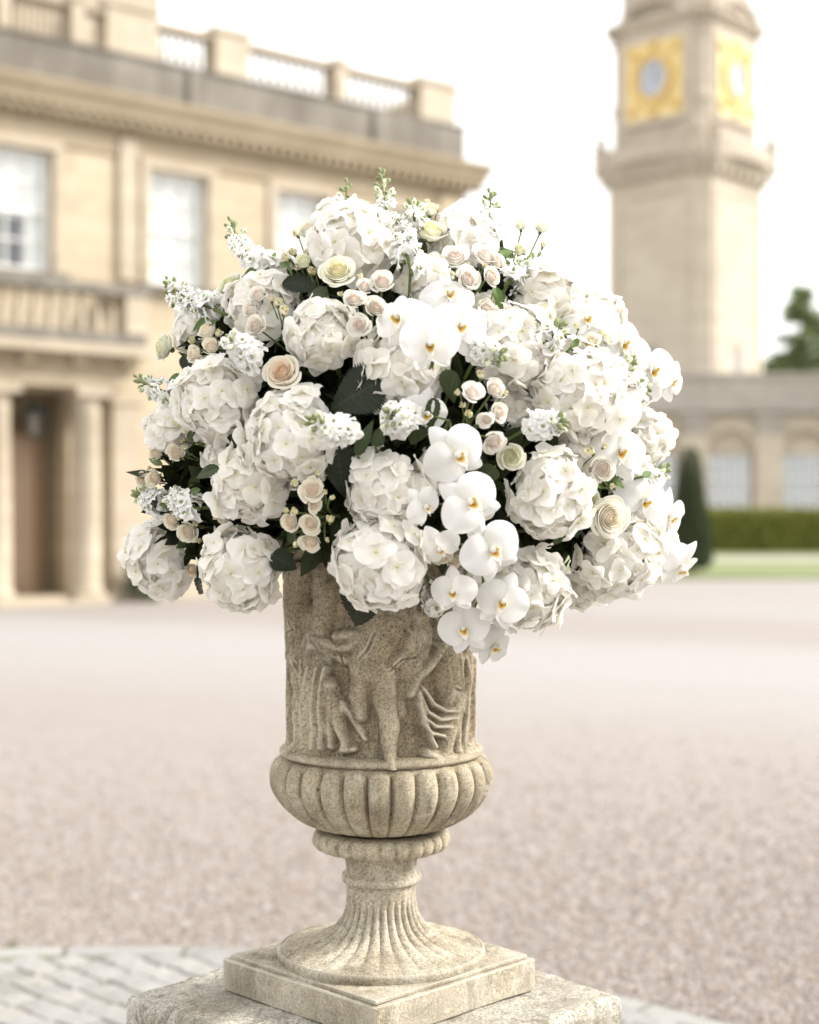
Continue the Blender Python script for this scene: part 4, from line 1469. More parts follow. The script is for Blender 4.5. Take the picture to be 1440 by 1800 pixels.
# a few chips and cracks
for pts in ([(580, 640), (620, 590), (655, 500)], [(450, 600), (470, 700)], [(210, 600), (245, 720)], [(205, 430), (215, 480), (190, 510)], [(330, 510), (400, 525), (440, 560)], [(810, 480), (835, 500)], [(740, 710), (800, 650), (870, 640)], [(1080, 820), (1110, 830)]):
    q = [to_uv(460+x/3.27, 960+y/3.27) for x, y in pts]
    for (t0, z0), (t1, z1) in zip(q[:-1], q[1:]):
        du = (TH-t0)*RB; dv = ZZ-z0
        ex, ey = (t1-t0)*RB, z1-z0
        f_ = np.clip((du*ex+dv*ey)/(ex*ex+ey*ey), 0, 1)
        dist = np.sqrt((du-f_*ex)**2+(dv-f_*ey)**2)
        acc -= .005*np.exp(-(dist/.0020)**2)
RRm = body_r(ZZ)+acc+rough_n
V_ = np.stack([RRm*np.sin(TH), -RRm*np.cos(TH), ZZ], -1).reshape(-1, 3)
I, J = np.meshgrid(np.arange(nn-1), np.arange(kk), indexing='ij')
J2 = (J+1) % kk
F_ = np.stack([I*kk+J, I*kk+J2, (I+1)*kk+J2, (I+1)*kk+J], -1).reshape(-1, 4)
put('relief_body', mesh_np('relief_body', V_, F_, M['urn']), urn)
# rim
prof = [(.160, uz(990)), (.170, uz(980)), (.186, uz(971)), (.206, uz(966)), (.219, uz(961)), (.223, uz(954)), (.222, uz(946)), (.216, uz(941)), (.200, uz(939)), (.17, uz(945)), (.15, uz(990))]
V_, F_ = revolve(prof, 288, lambda th, v, r, z: (r+.002*gn(th, z, 31)+.0012*np.sin(th*36)*np.clip((r-.2)*80, 0, 1), z+.0015*gn(th, z, 33)))
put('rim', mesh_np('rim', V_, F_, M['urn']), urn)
# ------------------------------------------------------------------ FLOWER ARRANGEMENT
CORE = Vector((UX+.03, UY+.02, uz(925)))
def dome(px, py):
    ex = (px-715)/505
    ey = (800-py)/(495 if py < 800 else 360)
    q = min(ex*ex+ey*ey, .985)
    c = math.sqrt(1-q)
    Y = UY-.40*c
    n = Vector((ex/.505, -c/.40, ey/(.495 if py < 800 else .40))).normalized()
    return Y, n

def spot(px, py, dz=0.0):
    Y, n = dome(px, py)
    Y -= dz
    return P(px, py, Y), n, Y/F

def petal_grid(L, W, nu=7, nv=7, p=.8, q=.55, base=.12, zf=None, tip=0.0, rot=0.0, orig=(0, 0, 0), z0=0.0, tilt=0.0, t0=0.0, t1=1.0):
    """one petal growing along +Y from the origin, normal +Z, then rotated by rot about Z"""
    tt = (1-np.cos(np.linspace(0, PI, nv)))/2
    uu = np.linspace(-1, 1, nu)
    Vv, Uu = np.meshgrid(tt, uu, indexing='ij')
    prof = np.maximum(np.sin(PI*np.clip(Vv**p, 0, 1)), 0)**q
    prof = np.maximum(prof, base*(1-Vv)*1.0)
    x = Uu*W/2*prof
    y = L*Vv-tip*L*np.abs(Uu)**2*Vv*0
    z = zf(Uu*prof, Vv) if zf else np.zeros_like(x)
    z = z*L
    ct, st_ = math.cos(tilt), math.sin(tilt)
    y, z = y*ct-z*st_, y*st_+z*ct
    z = z+z0
    cr, sr = math.cos(rot), math.sin(rot)
    X = x*cr-y*sr+orig[0]; Y = x*sr+y*cr+orig[1]; Z = z+orig[2]
    V = np.stack([X, Y, Z], -1).reshape(-1, 3)
    Fc = []
    for i in range(nv-1):
        for j in range(nu-1):
            Fc.append((i*nu+j, i*nu+j+1, (i+1)*nu+j+1, (i+1)*nu+j))
    return V, Fc, (t0+(t1-t0)*Vv).ravel()

# ---- hydrangea ------------------------------------------------------------
def floret_mesh(seed):
    r_ = random.Random(seed)
    b = MB()
    for k in range(4):
        L = .0262*r_.uniform(.86, 1.14); W = .0305*r_.uniform(.86, 1.16)
        cup = r_.uniform(-.28, .22); side = r_.uniform(-.12, .30); ph = r_.uniform(0, 6); rf = r_.uniform(.03, .075)
        curl = r_.uniform(-.22, .10)
        def zf(u, v, cup=cup, side=side, ph=ph, rf=rf, curl=curl):
            return cup*v*v+side*u*u*v+curl*np.clip(v-.6, 0, 1)*2.0+rf*np.sin(4.5*u+ph)*v+rf*.6*np.sin(7*v+ph*2)*np.abs(u)+.06*np.exp(-(u/.12)**2)*(1-v)
        V, Fc, t = petal_grid(L, W, 9, 11, .70, .46, .2, zf, rot=k*PI/2+r_.uniform(-.18, .18), z0=.0007*(k % 2)*2+.0012, tilt=r_.uniform(-.02, .34))
        b.add(V, Fc, 0, t)
    V = []
    ico = [(0, 0, 1), (.9, 0, .4), (.28, .86, .4), (-.73, .53, .4), (-.73, -.53, .4), (.28, -.86, .4), (0, 0, -.4)]
    b.add([(x*.0026, y*.0026, z*.0026+.0035) for x, y, z in ico], [(0, 1, 2), (0, 2, 3), (0, 3, 4), (0, 4, 5), (0, 5, 1), (6, 2, 1), (6, 3, 2), (6, 4, 3), (6, 5, 4), (6, 1, 5)], 1, [.5]*7)
    return b.mesh('floret', [M['hydrangea'], M['floret_eye']])
FLORETS = [floret_mesh(100+i) for i in range(14)]
def bed_mesh():
    b = MB(); r_ = random.Random(9)
    ga = PI*(3-math.sqrt(5))
    for i in range(64):
        z = 1-1.5*(i+.5)/64; s_ = math.sqrt(max(0, 1-z*z)); a = i*ga
        Mx = T((s_*math.cos(a)*.80, s_*math.sin(a)*.80, z*.72)) @ frame((s_*math.cos(a)+r_.gauss(0, .3), s_*math.sin(a)+r_.gauss(0, .3), z), (0, 1, .1), r_.uniform(0, 6)) @ S(13.5)
        me = FLORETS[r_.randrange(14)]
        V = np.empty(len(me.vertices)*3); me.vertices.foreach_get('co', V)
        V = np.c_[V.reshape(-1, 3), np.ones(len(me.vertices))] @ np.array(Mx).T
        t = np.empty(len(me.vertices)); me.attributes['t'].data.foreach_get('value', t)
        b.add(V[:, :3], [tuple(p.vertices) for p in me.polygons], 0, t)
    return b.mesh('inner_florets', M['hydrangea'])
BED = bed_mesh()
GH = 'white hydrangea heads in the urn arrangement'
stem_rng = random.Random(77)
def core_stem(b_name, parent, Mi, start, r0=.0035):
    """green stalk from a bloom back into the urn"""
    st = Vector(start)
    mid = st.lerp(CORE, .5)+Vector((0, 0, .02))
    b = MB()
    b.tube([tuple(Mi @ st), tuple(Mi @ mid), tuple(Mi @ (st.lerp(CORE, .85)))], [r0, r0*1.1, r0*1.2], 6)
    return b.build(b_name, M['stem'], parent, smooth=True)
def hydrangea(px, py, d, label, dz=0.0, face=None, seed=0, flat=.9, spread=.72):
    r_ = random.Random(seed*7+px)
    c, n, k = spot(px, py, dz)
    Ro = d/2*k*1.05
    if face is not None:
        n = (n+Vector((face[0], -face[2] if len(face) > 2 else 0, face[1]))).normalized()
    c = c-n*Ro*.35
    # keep the head at its pixel
    c = P(px, py, c.y)
    Mx = T(c) @ frame(n, (0, 0, 1), r_.uniform(0, 6))
    t = thing('hydrangea', label, 'hydrangea', Mx, GH)
    Mi = Mx.inverted()
    fs_ = (Ro/.078)**.45*.95
    Rs = Ro-.012*fs_
    N = int(3.1*4*PI*Rs*Rs*spread/(PI*(.0245*fs_)**2))
    ga = PI*(3-math.sqrt(5))
    for i in range(N):
        z = 1-2*spread*(i+.5)/N
        a = i*ga+r_.uniform(-.25, .25)
        s_ = math.sqrt(max(0, 1-z*z))
        dv = Vector((s_*math.cos(a), s_*math.sin(a), z))
        dv = (dv+Vector((r_.gauss(0, .09), r_.gauss(0, .09), r_.gauss(0, .06)))).normalized()
        rad = Rs*(1+r_.gauss(0, .07)+.08*math.sin(3*a+seed)*s_+.05*math.sin(5*a+seed*2)*s_-(.10 if i % 3 == 0 else 0))
        p = Vector((dv.x*rad, dv.y*rad, dv.z*rad*flat))
        nn_ = (dv+Vector((r_.gauss(0, .24), r_.gauss(0, .24), r_.gauss(0, .24)))).normalized()
        put('floret', FLORETS[r_.randrange(len(FLORETS))], t, T(p) @ frame(nn_, (0, 1, 0), r_.uniform(0, 6.28)) @ S(fs_*r_.uniform(.78, 1.26)))
    tag(put('inner_florets', BED, t, S(Rs)), kind='stuff')
    # pale branched inside that carries the florets
    b = MB()
    for i in range(34):
        z = 1-2*spread*(i+.5)/34; a = i*ga; s_ = math.sqrt(max(0, 1-z*z))
        b.tube([(0, 0, -.3*Ro), (s_*math.cos(a)*Rs*.5, s_*math.sin(a)*Rs*.5, z*Rs*.45), (s_*math.cos(a)*Rs*.93, s_*math.sin(a)*Rs*.93, z*Rs*.9*flat)], [.002, .0014, .001], 4)
    tag(b.build('pedicel', M['calyx'], t), kind='stuff')
    core_stem('stem', t, Mi, c-n*Ro*.2)
    return t

# ---- roses ----------------------------------------------------------------
def rose_petal(i, n, r_, opened=1.0):
    f = i/(n-1)
    ri = (.05+.88*f**1.05)*(.35+.65*opened) if opened < .9 else .05+.88*f**1.05
    h = .98-.22*f-.30*max(0, f-.55)*opened
    roll = max(0, (f-.12)/.88)**.7*.40*opened
    aw = R(105-52*f)
    ph = r_.uniform(0, 6); rf = .02+.035*f
    a0 = i*R(137.5)+r_.uniform(-.15, .15)
    nu, nv = 11, 10
    uu = np.linspace(-1, 1, nu); vv = np.linspace(0, 1, nv)
    Vv, Uu = np.meshgrid(vv, uu, indexing='ij')
    rad = ri*(1-(1-Vv)**2.6)**.5
    w = np.clip((Vv-.66)/.34, 0, 1)
    ed = 1-.14*np.abs(Uu)**2.6
    z = h*Vv*ed+rf*.7*np.sin(3.2*Uu+ph)*Vv**2+.05*np.exp(-(Uu/.22)**2)*Vv**6*f
    wi = np.clip((Vv-.5)/.5, 0, 1)
    rad = rad-np.minimum(rad*.8, (.02+.10*max(0, 1-f*1.7))*wi**1.3)
    rad = rad+roll*w**1.6*.50*(1-.35*Uu**2)+.07*Uu*(.25+f)*Vv*.6+rf*np.sin(4*Uu+ph*2)*w*.5
    z = z-roll*w**2*.50*(1-.4*Uu**2)
    an = a0+aw*Uu*(.55+.45*Vv**.4)*(1-.15*w*f)
    X = rad*np.cos(an); Y = rad*np.sin(an)
    V = np.stack([X, Y, z-.25], -1).reshape(-1, 3)
    Fc = [(a*nu+c, a*nu+c+1, (a+1)*nu+c+1, (a+1)*nu+c) for a in range(nv-1) for c in range(nu-1)]
    t = np.clip(.05+f*.98-.42*(1-Vv)-.06*Uu**2, 0, 1).ravel()
    return V, Fc, t
def rose_set(n, seed, opened=1.0):
    r_ = random.Random(seed)
    L = [rose_petal(i, n, r_, opened) for i in range(n)]
    # closed heart under the inner petals
    k = 10; V, Fc, t = [], [], []
    o = .35+.65*opened
    for j, (r0, z0) in enumerate(((.62*o, .0), (.50*o, .22), (.32*o, .36), (.16*o, .46), (.05*o, .52))):
        for i in range(k):
            a = 2*PI*i/k
            V.append((r0*math.cos(a), r0*math.sin(a), z0)); t.append(.45-.08*j)
    for j in range(4):
        for i in range(k):
            Fc.append((j*k+i, j*k+(i+1) % k, j*k+k+(i+1) % k, j*k+k+i))
    V0, F0, t0 = L[0]
    n0 = len(V0)
    L[0] = (np.concatenate([V0, np.array(V)]), F0+[tuple(q+n0 for q in x) for x in Fc], np.concatenate([t0, t]))
    return L
def calyx_mesh(r0=.55, L=.9, n=5, refl=.0):
    b = MB()
    for k in range(n):
        V, Fc, t = petal_grid(L, .30, 3, 6, .5, .8, .5, lambda u, v: -.25*v*v+.0*u, rot=k*2*PI/n, tilt=R(38-refl*60))
        V[:, 2] -= .34
        b.add(V, Fc, 0, t)
    b.lathe([(.06, -.52), (.16, -.46), (.20, -.38), (.12, -.28)], 8)
    return b.mesh('calyx', M['calyx'])
CALYX = calyx_mesh()
BIG = {}
def big_petals(kind, mat_):
    if kind not in BIG:
        n, sd, op = {'open': (26, 5, 1.0), 'open2': (28, 9, .96), 'cup': (22, 14, .80)}[kind.split(':')[0]]
        BIG[kind] = [mesh_np('petal', *x[:2], M[mat_], True, None, x[2]) for x in rose_set(n, sd, op)]
    return BIG[kind]
GR = 'large cream roses in the urn arrangement'
def rose(px, py, d, kind, mat_, label, dz=0.0, face=(0, 0), seed=0):
    c, n, k = spot(px, py, dz)
    n = Vector((n.x*.55+face[0], n.y-.25, n.z*.55+face[1])).normalized()
    s_ = d/2*k/1.12
    c = c-n*s_*.3; c = P(px, py, c.y)
    Mx = T(c) @ frame(n, (0, 0, 1), seed*1.7) @ S(s_)
    t = thing('rose', label, 'rose', Mx, GR)
    for me in big_petals(kind+':'+mat_, mat_):
        put('petal', me, t)
    put('calyx', CALYX, t)
    core_stem('stem', t, Mx.inverted(), c-n*s_*.45, .0032)
    return t

def bloom_mesh(name, n, seed, opened, mat_):
    b = MB()
    for V, Fc, t in rose_set(n, seed, opened):
        b.add(V, Fc, 0, t)
    return b.mesh(name, M[mat_])
BLOOM = {}
def bloom(kind, mat_, i):
    key = (kind, mat_, i % 3)
    if key not in BLOOM:
        n, op = {'open': (21, .95), 'cup': (17, .76), 'half': (13, .60)}[kind]
        BLOOM[key] = bloom_mesh('rose_bloom', n, 40+i % 3*7+n, op, mat_)
    return BLOOM[key]
def bud_mesh(mat_, seed):
    b = MB()
    for V, Fc, t in rose_set(6, seed, .34):
        V = V.copy(); V[:, 2] *= 1.05
        b.add(V, Fc, 0, t)
    return b.mesh('bud', M[mat_])
BUDS = {}
def bud_calyx():
    b = MB()
    for k in range(5):
        V, Fc, t = petal_grid(.95, .26, 3, 6, .45, .8, .6, lambda u, v: -.10*np.sin(v*PI)+.12*v*v, rot=k*2*PI/5, tilt=R(64))
        V[:, 2] -= .32
        b.add(V, Fc, 0, t)
    b.lathe([(.06, -.60), (.17, -.52), (.22, -.40), (.20, -.28)], 8)
    return b.mesh('calyx', M['calyx'])
BUD_CALYX = bud_calyx()

def small_leaf_mesh(L, W, serr=0, seed=0, fold=.25, droop=.25, nv=15, mat_='leaf_mid', veins=7):
    r_ = random.Random(seed)
    nu = 9
    vv = np.linspace(0, 1, nv); uu = np.linspace(-1, 1, nu)
    Vv, Uu = np.meshgrid(vv, uu, indexing='ij')
    prof = np.sin(PI*Vv**.78)**.85
    if serr:
        prof = prof*(1+serr*(((np.arange(nv) % 2)*2-1)[:, None])*np.abs(Uu)**6)
    x = Uu*W/2*prof
    y = L*Vv-(.10*L*np.abs(Uu)**1.6*prof if serr else 0)
    ph = r_.uniform(0, 6)
    z = fold*np.abs(x)-droop*L*Vv**2+.03*L*np.sin(5*Vv+ph)*Uu-.010*L*np.cos((Vv-.35*np.abs(Uu))*2*PI*veins)*np.abs(Uu)
    V = np.stack([x, y, z], -1).reshape(-1, 3)
    Fc = [(a*nu+c, a*nu+c+1, (a+1)*nu+c+1, (a+1)*nu+c) for a in range(nv-1) for c in range(nu-1)]
    sv = ((Vv-.35*np.abs(Uu))*veins) % 1.0
    t = np.where(np.abs(Uu) < .1, 1.0, np.where(sv < .13, .9, 0.0)).ravel()
    return mesh_np('blade', V, np.array(Fc), M[mat_], True, None, t)
RLEAF = [small_leaf_mesh(1, .55, .05, i, .2, .25, 15, 'leaf_green') for i in range(3)]
DLEAF = [small_leaf_mesh(1, .55, .05, i, .2, .25, 15, 'leaf_mid') for i in range(3)]

GS = 'spray roses in the urn arrangement'
def spray(label, blooms, buds=(), root=None, mat_='spray_pink', dz=.0, leaves=(), seed=0, kind='open', bud_mat='bud', name='spray_rose'):
    """one branched stem: blooms (px, py, d[, fx, fz[, kind]]), buds (px, py, d[, fx, fz])"""
    r_ = random.Random(seed+len(label))
    xs = [b_[0] for b_ in list(blooms)+list(buds)]; ys = [b_[1] for b_ in list(blooms)+list(buds)]
    cx, cy = sum(xs)/len(xs), sum(ys)/len(ys)
    if root is None:
        root = (cx, cy)
    c, n, k = spot(root[0], root[1], dz)
    rootp = c.lerp(CORE, .22)
    t = thing(name, label, 'spray roses', T(rootp), GS)
    for i, q in enumerate(blooms):
        px, py, d = q[:3]
        fx, fz = (q[3], q[4]) if len(q) > 4 else ((px-cx)/100+r_.gauss(0, .26), (cy-py)/140+.1+r_.gauss(0, .22))
        kd = q[5] if len(q) > 5 else kind
        if kd == 'open' and r_.random() < .3:
            kd = 'cup'
        d *= r_.uniform(.88, 1.1)
        p, n, k = spot(px, py, dz+r_.uniform(-.006, .010))
        nn_ = Vector((n.x*.35+fx, -1, n.z*.35+fz)).normalized()
        s_ = d/2*k*1.1/(1.10 if kd == 'open' else .9)
        p = P(px, py, p.y)
        Mx = T(p-rootp) @ frame(nn_, (0, 0, 1), r_.uniform(0, 6)) @ Matrix.Diagonal((s_*r_.uniform(.88, 1.08), s_*r_.uniform(.88, 1.08), s_*r_.uniform(.9, 1.1), 1))
        o = put('rose_bloom', bloom(kd, mat_, i+seed), t, Mx)
        put('calyx', CALYX, o)
        b = MB(); st = (p-nn_*s_*.5)-rootp
        b.tube([tuple(st), tuple(st*.5-nn_*.010), (0, 0, 0)], [.0016, .0017, .0022], 5)
        b.build('stem', M['stem'], t, smooth=True)
    for i, q in enumerate(buds):
        px, py, d = q[:3]
        fx, fz = (q[3], q[4]) if len(q) > 4 else ((px-cx)/70+r_.gauss(0, .2), (cy-py)/70+.25)
        p, n, k = spot(px, py, dz+r_.uniform(-.004, .012))
        nn_ = Vector((fx, -.55, fz)).normalized()
        key = (bud_mat, i % 3)
        if key not in BUDS:
            BUDS[key] = bud_mesh(bud_mat, 60+i % 3)
        s_ = d/2*k*1.35
        Mx = T(p-rootp) @ frame(nn_, (0, 0, 1), r_.uniform(0, 6)) @ S(s_)
        o = put('bud', BUDS[key], t, Mx)
        put('calyx', BUD_CALYX, o)
        b = MB(); st = (p-nn_*s_*.5)-rootp
        b.tube([tuple(st), tuple(st*.55-nn_*.008), (0, 0, 0)], [.0011, .0013, .0018], 5)
        b.build('stem', M['stem'], t, smooth=True)
    for i, (x0, y0, x1, y1, w) in enumerate(leaves):
        leaf_at(x0, y0, x1, y1, w, RLEAF[i % 3], t, rootp, dz)
    b = MB(); b.tube([(0, 0, 0), tuple((CORE-rootp)*.7)], [.0024, .003], 6); b.build('stem', M['stem'], t, smooth=True)
    return t

def leaf_at(x0, y0, x1, y1, w, me, parent=None, rootp=None, dz=0.0, dz1=None, lean=0.0, name='leaf'):
    """leaf blade from base pixel to tip pixel; w is the width in pixels"""
    a, n, k = spot(x0, y0, dz)
    e = P(x1, y1, spot(x1, y1, dz if dz1 is None else dz1)[0].y)
    d = e-a
    L = d.length
    y = d.normalized()
    nn_ = (Vector((0, -1, .35))+n*.3+Vector((lean, 0, 0)))
    z = (nn_-y*nn_.dot(y)).normalized()
    x = y.cross(z)
    Rm = Matrix((x, y, z)).transposed().to_4x4()
    sx = w*k/.55
    Sm = Matrix.Diagonal((sx, L, (sx+L)/2, 1))
    Mx = T(a-(rootp if rootp is not None else Vector((0, 0, 0)))) @ Rm @ Sm
    return put(name, me, parent, Mx)

# ---- stocks ---------------------------------------------------------------
def stock_floret(seed):
    r_ = random.Random(seed)
    b = MB()
    for ring, (n, L, W, tl) in enumerate(((5, .0145, .0155, .10), (4, .0095, .011, .75))):
        for k in range(n):
            ph = r_.uniform(0, 6)
            zf = lambda u, v, ph=ph: .10*np.sin(5*u+ph)*v+.10*np.sin(9*u+ph)*v**3-.15*v*v
            V, Fc, t = petal_grid(L*r_.uniform(.85, 1.15), W*r_.uniform(.85, 1.1), 7, 6, .62, .42, .3, zf, rot=k*2*PI/n+ring*.5+r_.uniform(-.2, .2), tilt=tl+r_.uniform(-.15, .2), z0=.001*ring)
            b.add(V, Fc, 0, t)
    b.lathe([(.0012, .0), (.0022, .003), (.0018, .006), (.0004, .0075)], 7, mi=1)
    return b.mesh('floret', [M['stock'], M['stock_bud']])
SFL = [stock_floret(200+i) for i in range(7)]
def stock_bud(seed, m_):
    r_ = random.Random(seed)
    b = MB()
    b.lathe([(.0010, -.010), (.0013, -.003), (.0031, .0), (.0038, .004), (.0033, .008), (.0016, .0108), (.0004, .0115)], 7)
    for k in range(4):
        V, Fc, t = petal_grid(.010, .0042, 3, 4, .5, .8, .5, lambda u, v: -.2*np.sin(v*PI), rot=k*PI/2, tilt=R(66))
        V[:, 2] -= .001
        b.add(V, Fc, 1, t)
    return b.mesh('bud', [M[m_], M['stock_bud']])
SBUD = [stock_bud(1, 'stock_bud'), stock_bud(2, 'stock')]
GK = 'white stocks in the urn arrangement'
def stock(label, base, tip, n_fl=16, n_bud=12, dz=0.02, dtip=None, wide=22, seed=0, bare=.62, leaves=()):
    r_ = random.Random(seed*13+base[0])
    a = spot(*base, dz)[0]
    Yt = spot(*tip, dz)[0].y if dtip is None else a.y-dtip
    e = P(tip[0], tip[1], Yt)
    t = thing('stock_flower', label, 'stock flower', T(a), GK)
    ax = e-a
    L = ax.length
    axn = ax.normalized()
    side = axn.orthogonal().normalized(); sid2 = axn.cross(side)
    bend = side*r_.uniform(-.08, .08)*L
    at_ = lambda v: ax*v+bend*math.sin(PI*min(1, max(0, v)))
    k = a.y/F
    b = MB(); b.tube([tuple(at_(v)) for v in (-.15, .1, .35, .6, .8, 1)], [.0026, .0026, .0024, .002, .0015, .001], 6)
    b.build('stem', M['stem'], t, smooth=True)
    for i in range(n_fl):
        v = bare*(i+.3)/n_fl
        an = i*2.4+r_.uniform(-.4, .4)
        d = side*math.cos(an)+sid2*math.sin(an)
        if d.y > .5:                       # the few that would face away from the open side turn round
            d.y *= -.4
        f = v/bare
        rad = wide*k*1.1*(1-.35*f)
        nn_ = (d+axn*(.25+.5*f)+Vector((0, -.35, 0))+Vector((r_.gauss(0, .15), r_.gauss(0, .15), r_.gauss(0, .15)))).normalized()
        p = at_(v)+d*rad*.75+axn*rad*.2
        put('floret', SFL[r_.randrange(7)], t, T(p) @ frame(nn_, (0, 0, 1), r_.uniform(0, 6)) @ S((1.42-.5*f)*r_.uniform(.85, 1.1)))
    for i in range(n_bud):
        f = (i+.5)/n_bud
        v = bare*.95+(1.02-bare*.95)*f
        an = i*2.4
        d = side*math.cos(an)+sid2*math.sin(an)
        rad = wide*k*(.62-.45*f)
        p = at_(v)+d*rad
        nn_ = (axn*(.6+f*.6)+d*(1.1-.6*f)).normalized()
        put('bud', SBUD[1 if f < .35 else 0], t, T(p) @ frame(nn_, (0, 0, 1), an) @ S(1.25-.5*f))
    for i, (x0, y0, x1, y1, w) in enumerate(leaves):
        leaf_at(x0, y0, x1, y1, w, RLEAF[i % 3], t, a, dz)
    core_stem('stem', t, T(-a), a, .0026)
    return t

# ---- orchids ----------------------------------------------------------------
def orchid_piece(kind, seed):
    r_ = random.Random(seed)
    ph = r_.uniform(0, 6)
    if kind == 'petal':
        zf = lambda u, v: .11*np.sin(v*PI)-.17*u*u*v-.20*v**2.2+.050*np.sin(4.2*u+ph)*v+.022*np.sin(10*u+ph)*v**3
        V, Fc, t = petal_grid(.53, .66, 15, 13, .72, .46, .22, zf)
    elif kind == 'dorsal':
        zf = lambda u, v: .10*np.sin(v*PI)-.25*u*u-.20*v*v+.02*np.sin(4*u+ph)
        V, Fc, t = petal_grid(.54, .37, 9, 11, .8, .62, .2, zf)
    else:
        zf = lambda u, v: .08*np.sin(v*PI)-.25*u*u-.22*v*v+.02*np.sin(4*u+ph)
        V, Fc, t = petal_grid(.50, .34, 9, 11, .8, .66, .2, zf)
    return mesh_np(kind, V, np.array(Fc), M['orchid'], True, None, t)
OP = [orchid_piece('petal', 300+i) for i in range(5)]
OD = [orchid_piece('dorsal', 310+i) for i in range(2)]
OL = [orchid_piece('lateral', 320+i) for i in range(3)]
def lip_mesh():
    b = MB()
    for sx in (-1, 1):       # side lobes, upright round the column
        V, Fc, t = petal_grid(.135, .115, 7, 6, .8, .6, .3, lambda u, v: .35*v*v+.25*u*u, rot=sx*R(-66), tilt=R(44), orig=(sx*.02, -.03, .02))
        b.add(V, Fc, 2, t)
        V, Fc, t = petal_grid(.095, .075, 5, 5, .8, .6, .3, lambda u, v: .35*v*v, rot=sx*R(-60), tilt=R(42), orig=(sx*.016, -.03, .030))
        b.add(V, Fc, 0, t)
        V, Fc, t = petal_grid(.075, .018, 3, 5, .8, .6, .4, lambda u, v: .3*v*v, rot=sx*R(-40), tilt=R(46), orig=(sx*.012, -.02, .042))
        b.add(V, Fc, 1, t)
    V, Fc, t = petal_grid(.155, .115, 7, 7, .9, .55, .4, lambda u, v: .45*v-.6*v*v+.2*u*u, rot=PI, tilt=R(30), orig=(0, -.03, .018))
    b.add(V, Fc, 2, t)
    V, Fc, t = petal_grid(.105, .075, 7, 7, .9, .55, .4, lambda u, v: .45*v-.6*v*v+.2*u*u, rot=PI, tilt=R(33), orig=(0, -.03, .025))
    b.add(V, Fc, 0, t)
    V, Fc, t = petal_grid(.06, .03, 5, 5, .8, .6, .4, lambda u, v: .45*v-.4*v*v, rot=PI, tilt=R(38), orig=(0, -.03, .036))
    b.add(V, Fc, 1, t)
    for sx in (-1, 1):       # two curled tips
        b.tube([(sx*.02, -.17, .06), (sx*.045, -.20, .075), (sx*.05, -.185, .10)], [.010, .007, .003], 5, 2)
    b.lathe([(.030, -.0), (.036, .05), (.042, .09), (.030, .115), (.008, .122)], 9, (0, .012, 0), 2)
    return b.mesh('lip', [M['lip_yellow'], M['lip_orange'], M['column']])

LIP = lip_mesh()
GO = 'orchid sprays in the urn arrangement'
def orchid_spray(label, blossoms, path, dz=.05, seed=0):
    """blossoms: (lip x, lip y, width, face right, face up, roll degrees clockwise, extra dz); path: stem pixels"""
    r_ = random.Random(seed)
    pp = [P(x, y, spot(x, y, dz-.035)[0].y) for x, y in path]
    t = thing('orchid_spray', label, 'orchid', T(pp[0]), GO)
    b = MB(); b.tube([tuple(CORE.lerp(pp[0], .3)-pp[0])]+[tuple(p-pp[0]) for p in pp], [.0034]+[.003-.0015*i/len(pp) for i in range(len(pp))], 7)
    b.build('stem', M['stem'], t, smooth=True)
    for i, q in enumerate(blossoms):
        px, py, w, fx, fz, roll = q[:6]
        ex = q[6] if len(q) > 6 else 0.0
        p, n, k = spot(px, py, dz+ex)
        nn_ = Vector((fx, -1, fz)).normalized()
        nn_ = (nn_+Vector((r_.gauss(0, .10), 0, r_.gauss(0, .10)))).normalized()
        s_ = w*k*.93
        Mx = T(p-pp[0]) @ frame(nn_, (0, 0, 1), -R(roll+r_.gauss(0, 7))) @ Matrix.Diagonal((s_*r_.uniform(.92, 1.04), s_*r_.uniform(.92, 1.06), s_*r_.uniform(.8, 1.6), 1))
        o = put('blossom', None, t, Mx)
        put('dorsal_sepal', OD[i % 2], o, T((0, .02, -.035)))
        for sx in (-1, 1):
            put('lateral_sepal', OL[(i+(sx > 0)) % 3], o, T((0, -.02, -.04)) @ Matrix.Rotation(PI+sx*R(36+r_.uniform(-5, 5)), 4, 'Z'))
            put('petal', OP[(i*2+(sx > 0)) % 5], o, T((0, .01, -.005+.008*(sx > 0))) @ Matrix.Rotation(-sx*R(83+r_.uniform(-6, 6)), 4, 'Z') @ Matrix.Rotation(R(r_.uniform(-4, 8)), 4, 'X'))
        put('lip', LIP, o, S(1.28))
        # short stalk to the nearest point of the stem
        near_ = min(pp, key=lambda s: (s-p).length)
        b = MB(); st = p-nn_*s_*.04-pp[0]; en = near_-pp[0]
        b.tube([tuple(st), tuple(st.lerp(en, .4)-nn_*.012), tuple(en)], [.0016, .0016, .002], 5)
        b.build('stalk', M['stem'], t, smooth=True)
    return t

# ================================================================== the bouquet
H = hydrangea
H(620, 430, 152, 'large white hydrangea head at the top of the dome above the pale yellow rose', .01, seed=1)
H(462, 540, 128, 'white hydrangea head half behind cream buds, high on the left flank of the dome', -.02, seed=2)
H(566, 592, 128, 'white hydrangea head just left of the pink-centred spray roses', .0, seed=3)
H(383, 703, 148, 'white hydrangea head left of the peach-hearted rose, above dark foliage', .01, seed=4)
H(512, 768, 170, 'big white hydrangea head below the peach-hearted rose with a stock across its right edge', .02, seed=5)
H(440, 848, 134, 'creamy shaded hydrangea head tucked under the big one, left of the small peach roses', .0, seed=6)
H(286, 982, 136, 'hydrangea head hanging lowest at the far left edge of the bouquet', .02, (-.1, .1), seed=7)
H(424, 998, 146, 'hydrangea head hanging beside the urn rim at its left, with a dark leaf tip behind', .05, (0, .1, .3), seed=8)
H(702, 652, 150, 'hydrangea head directly beneath the central orchids', -.01, seed=9)
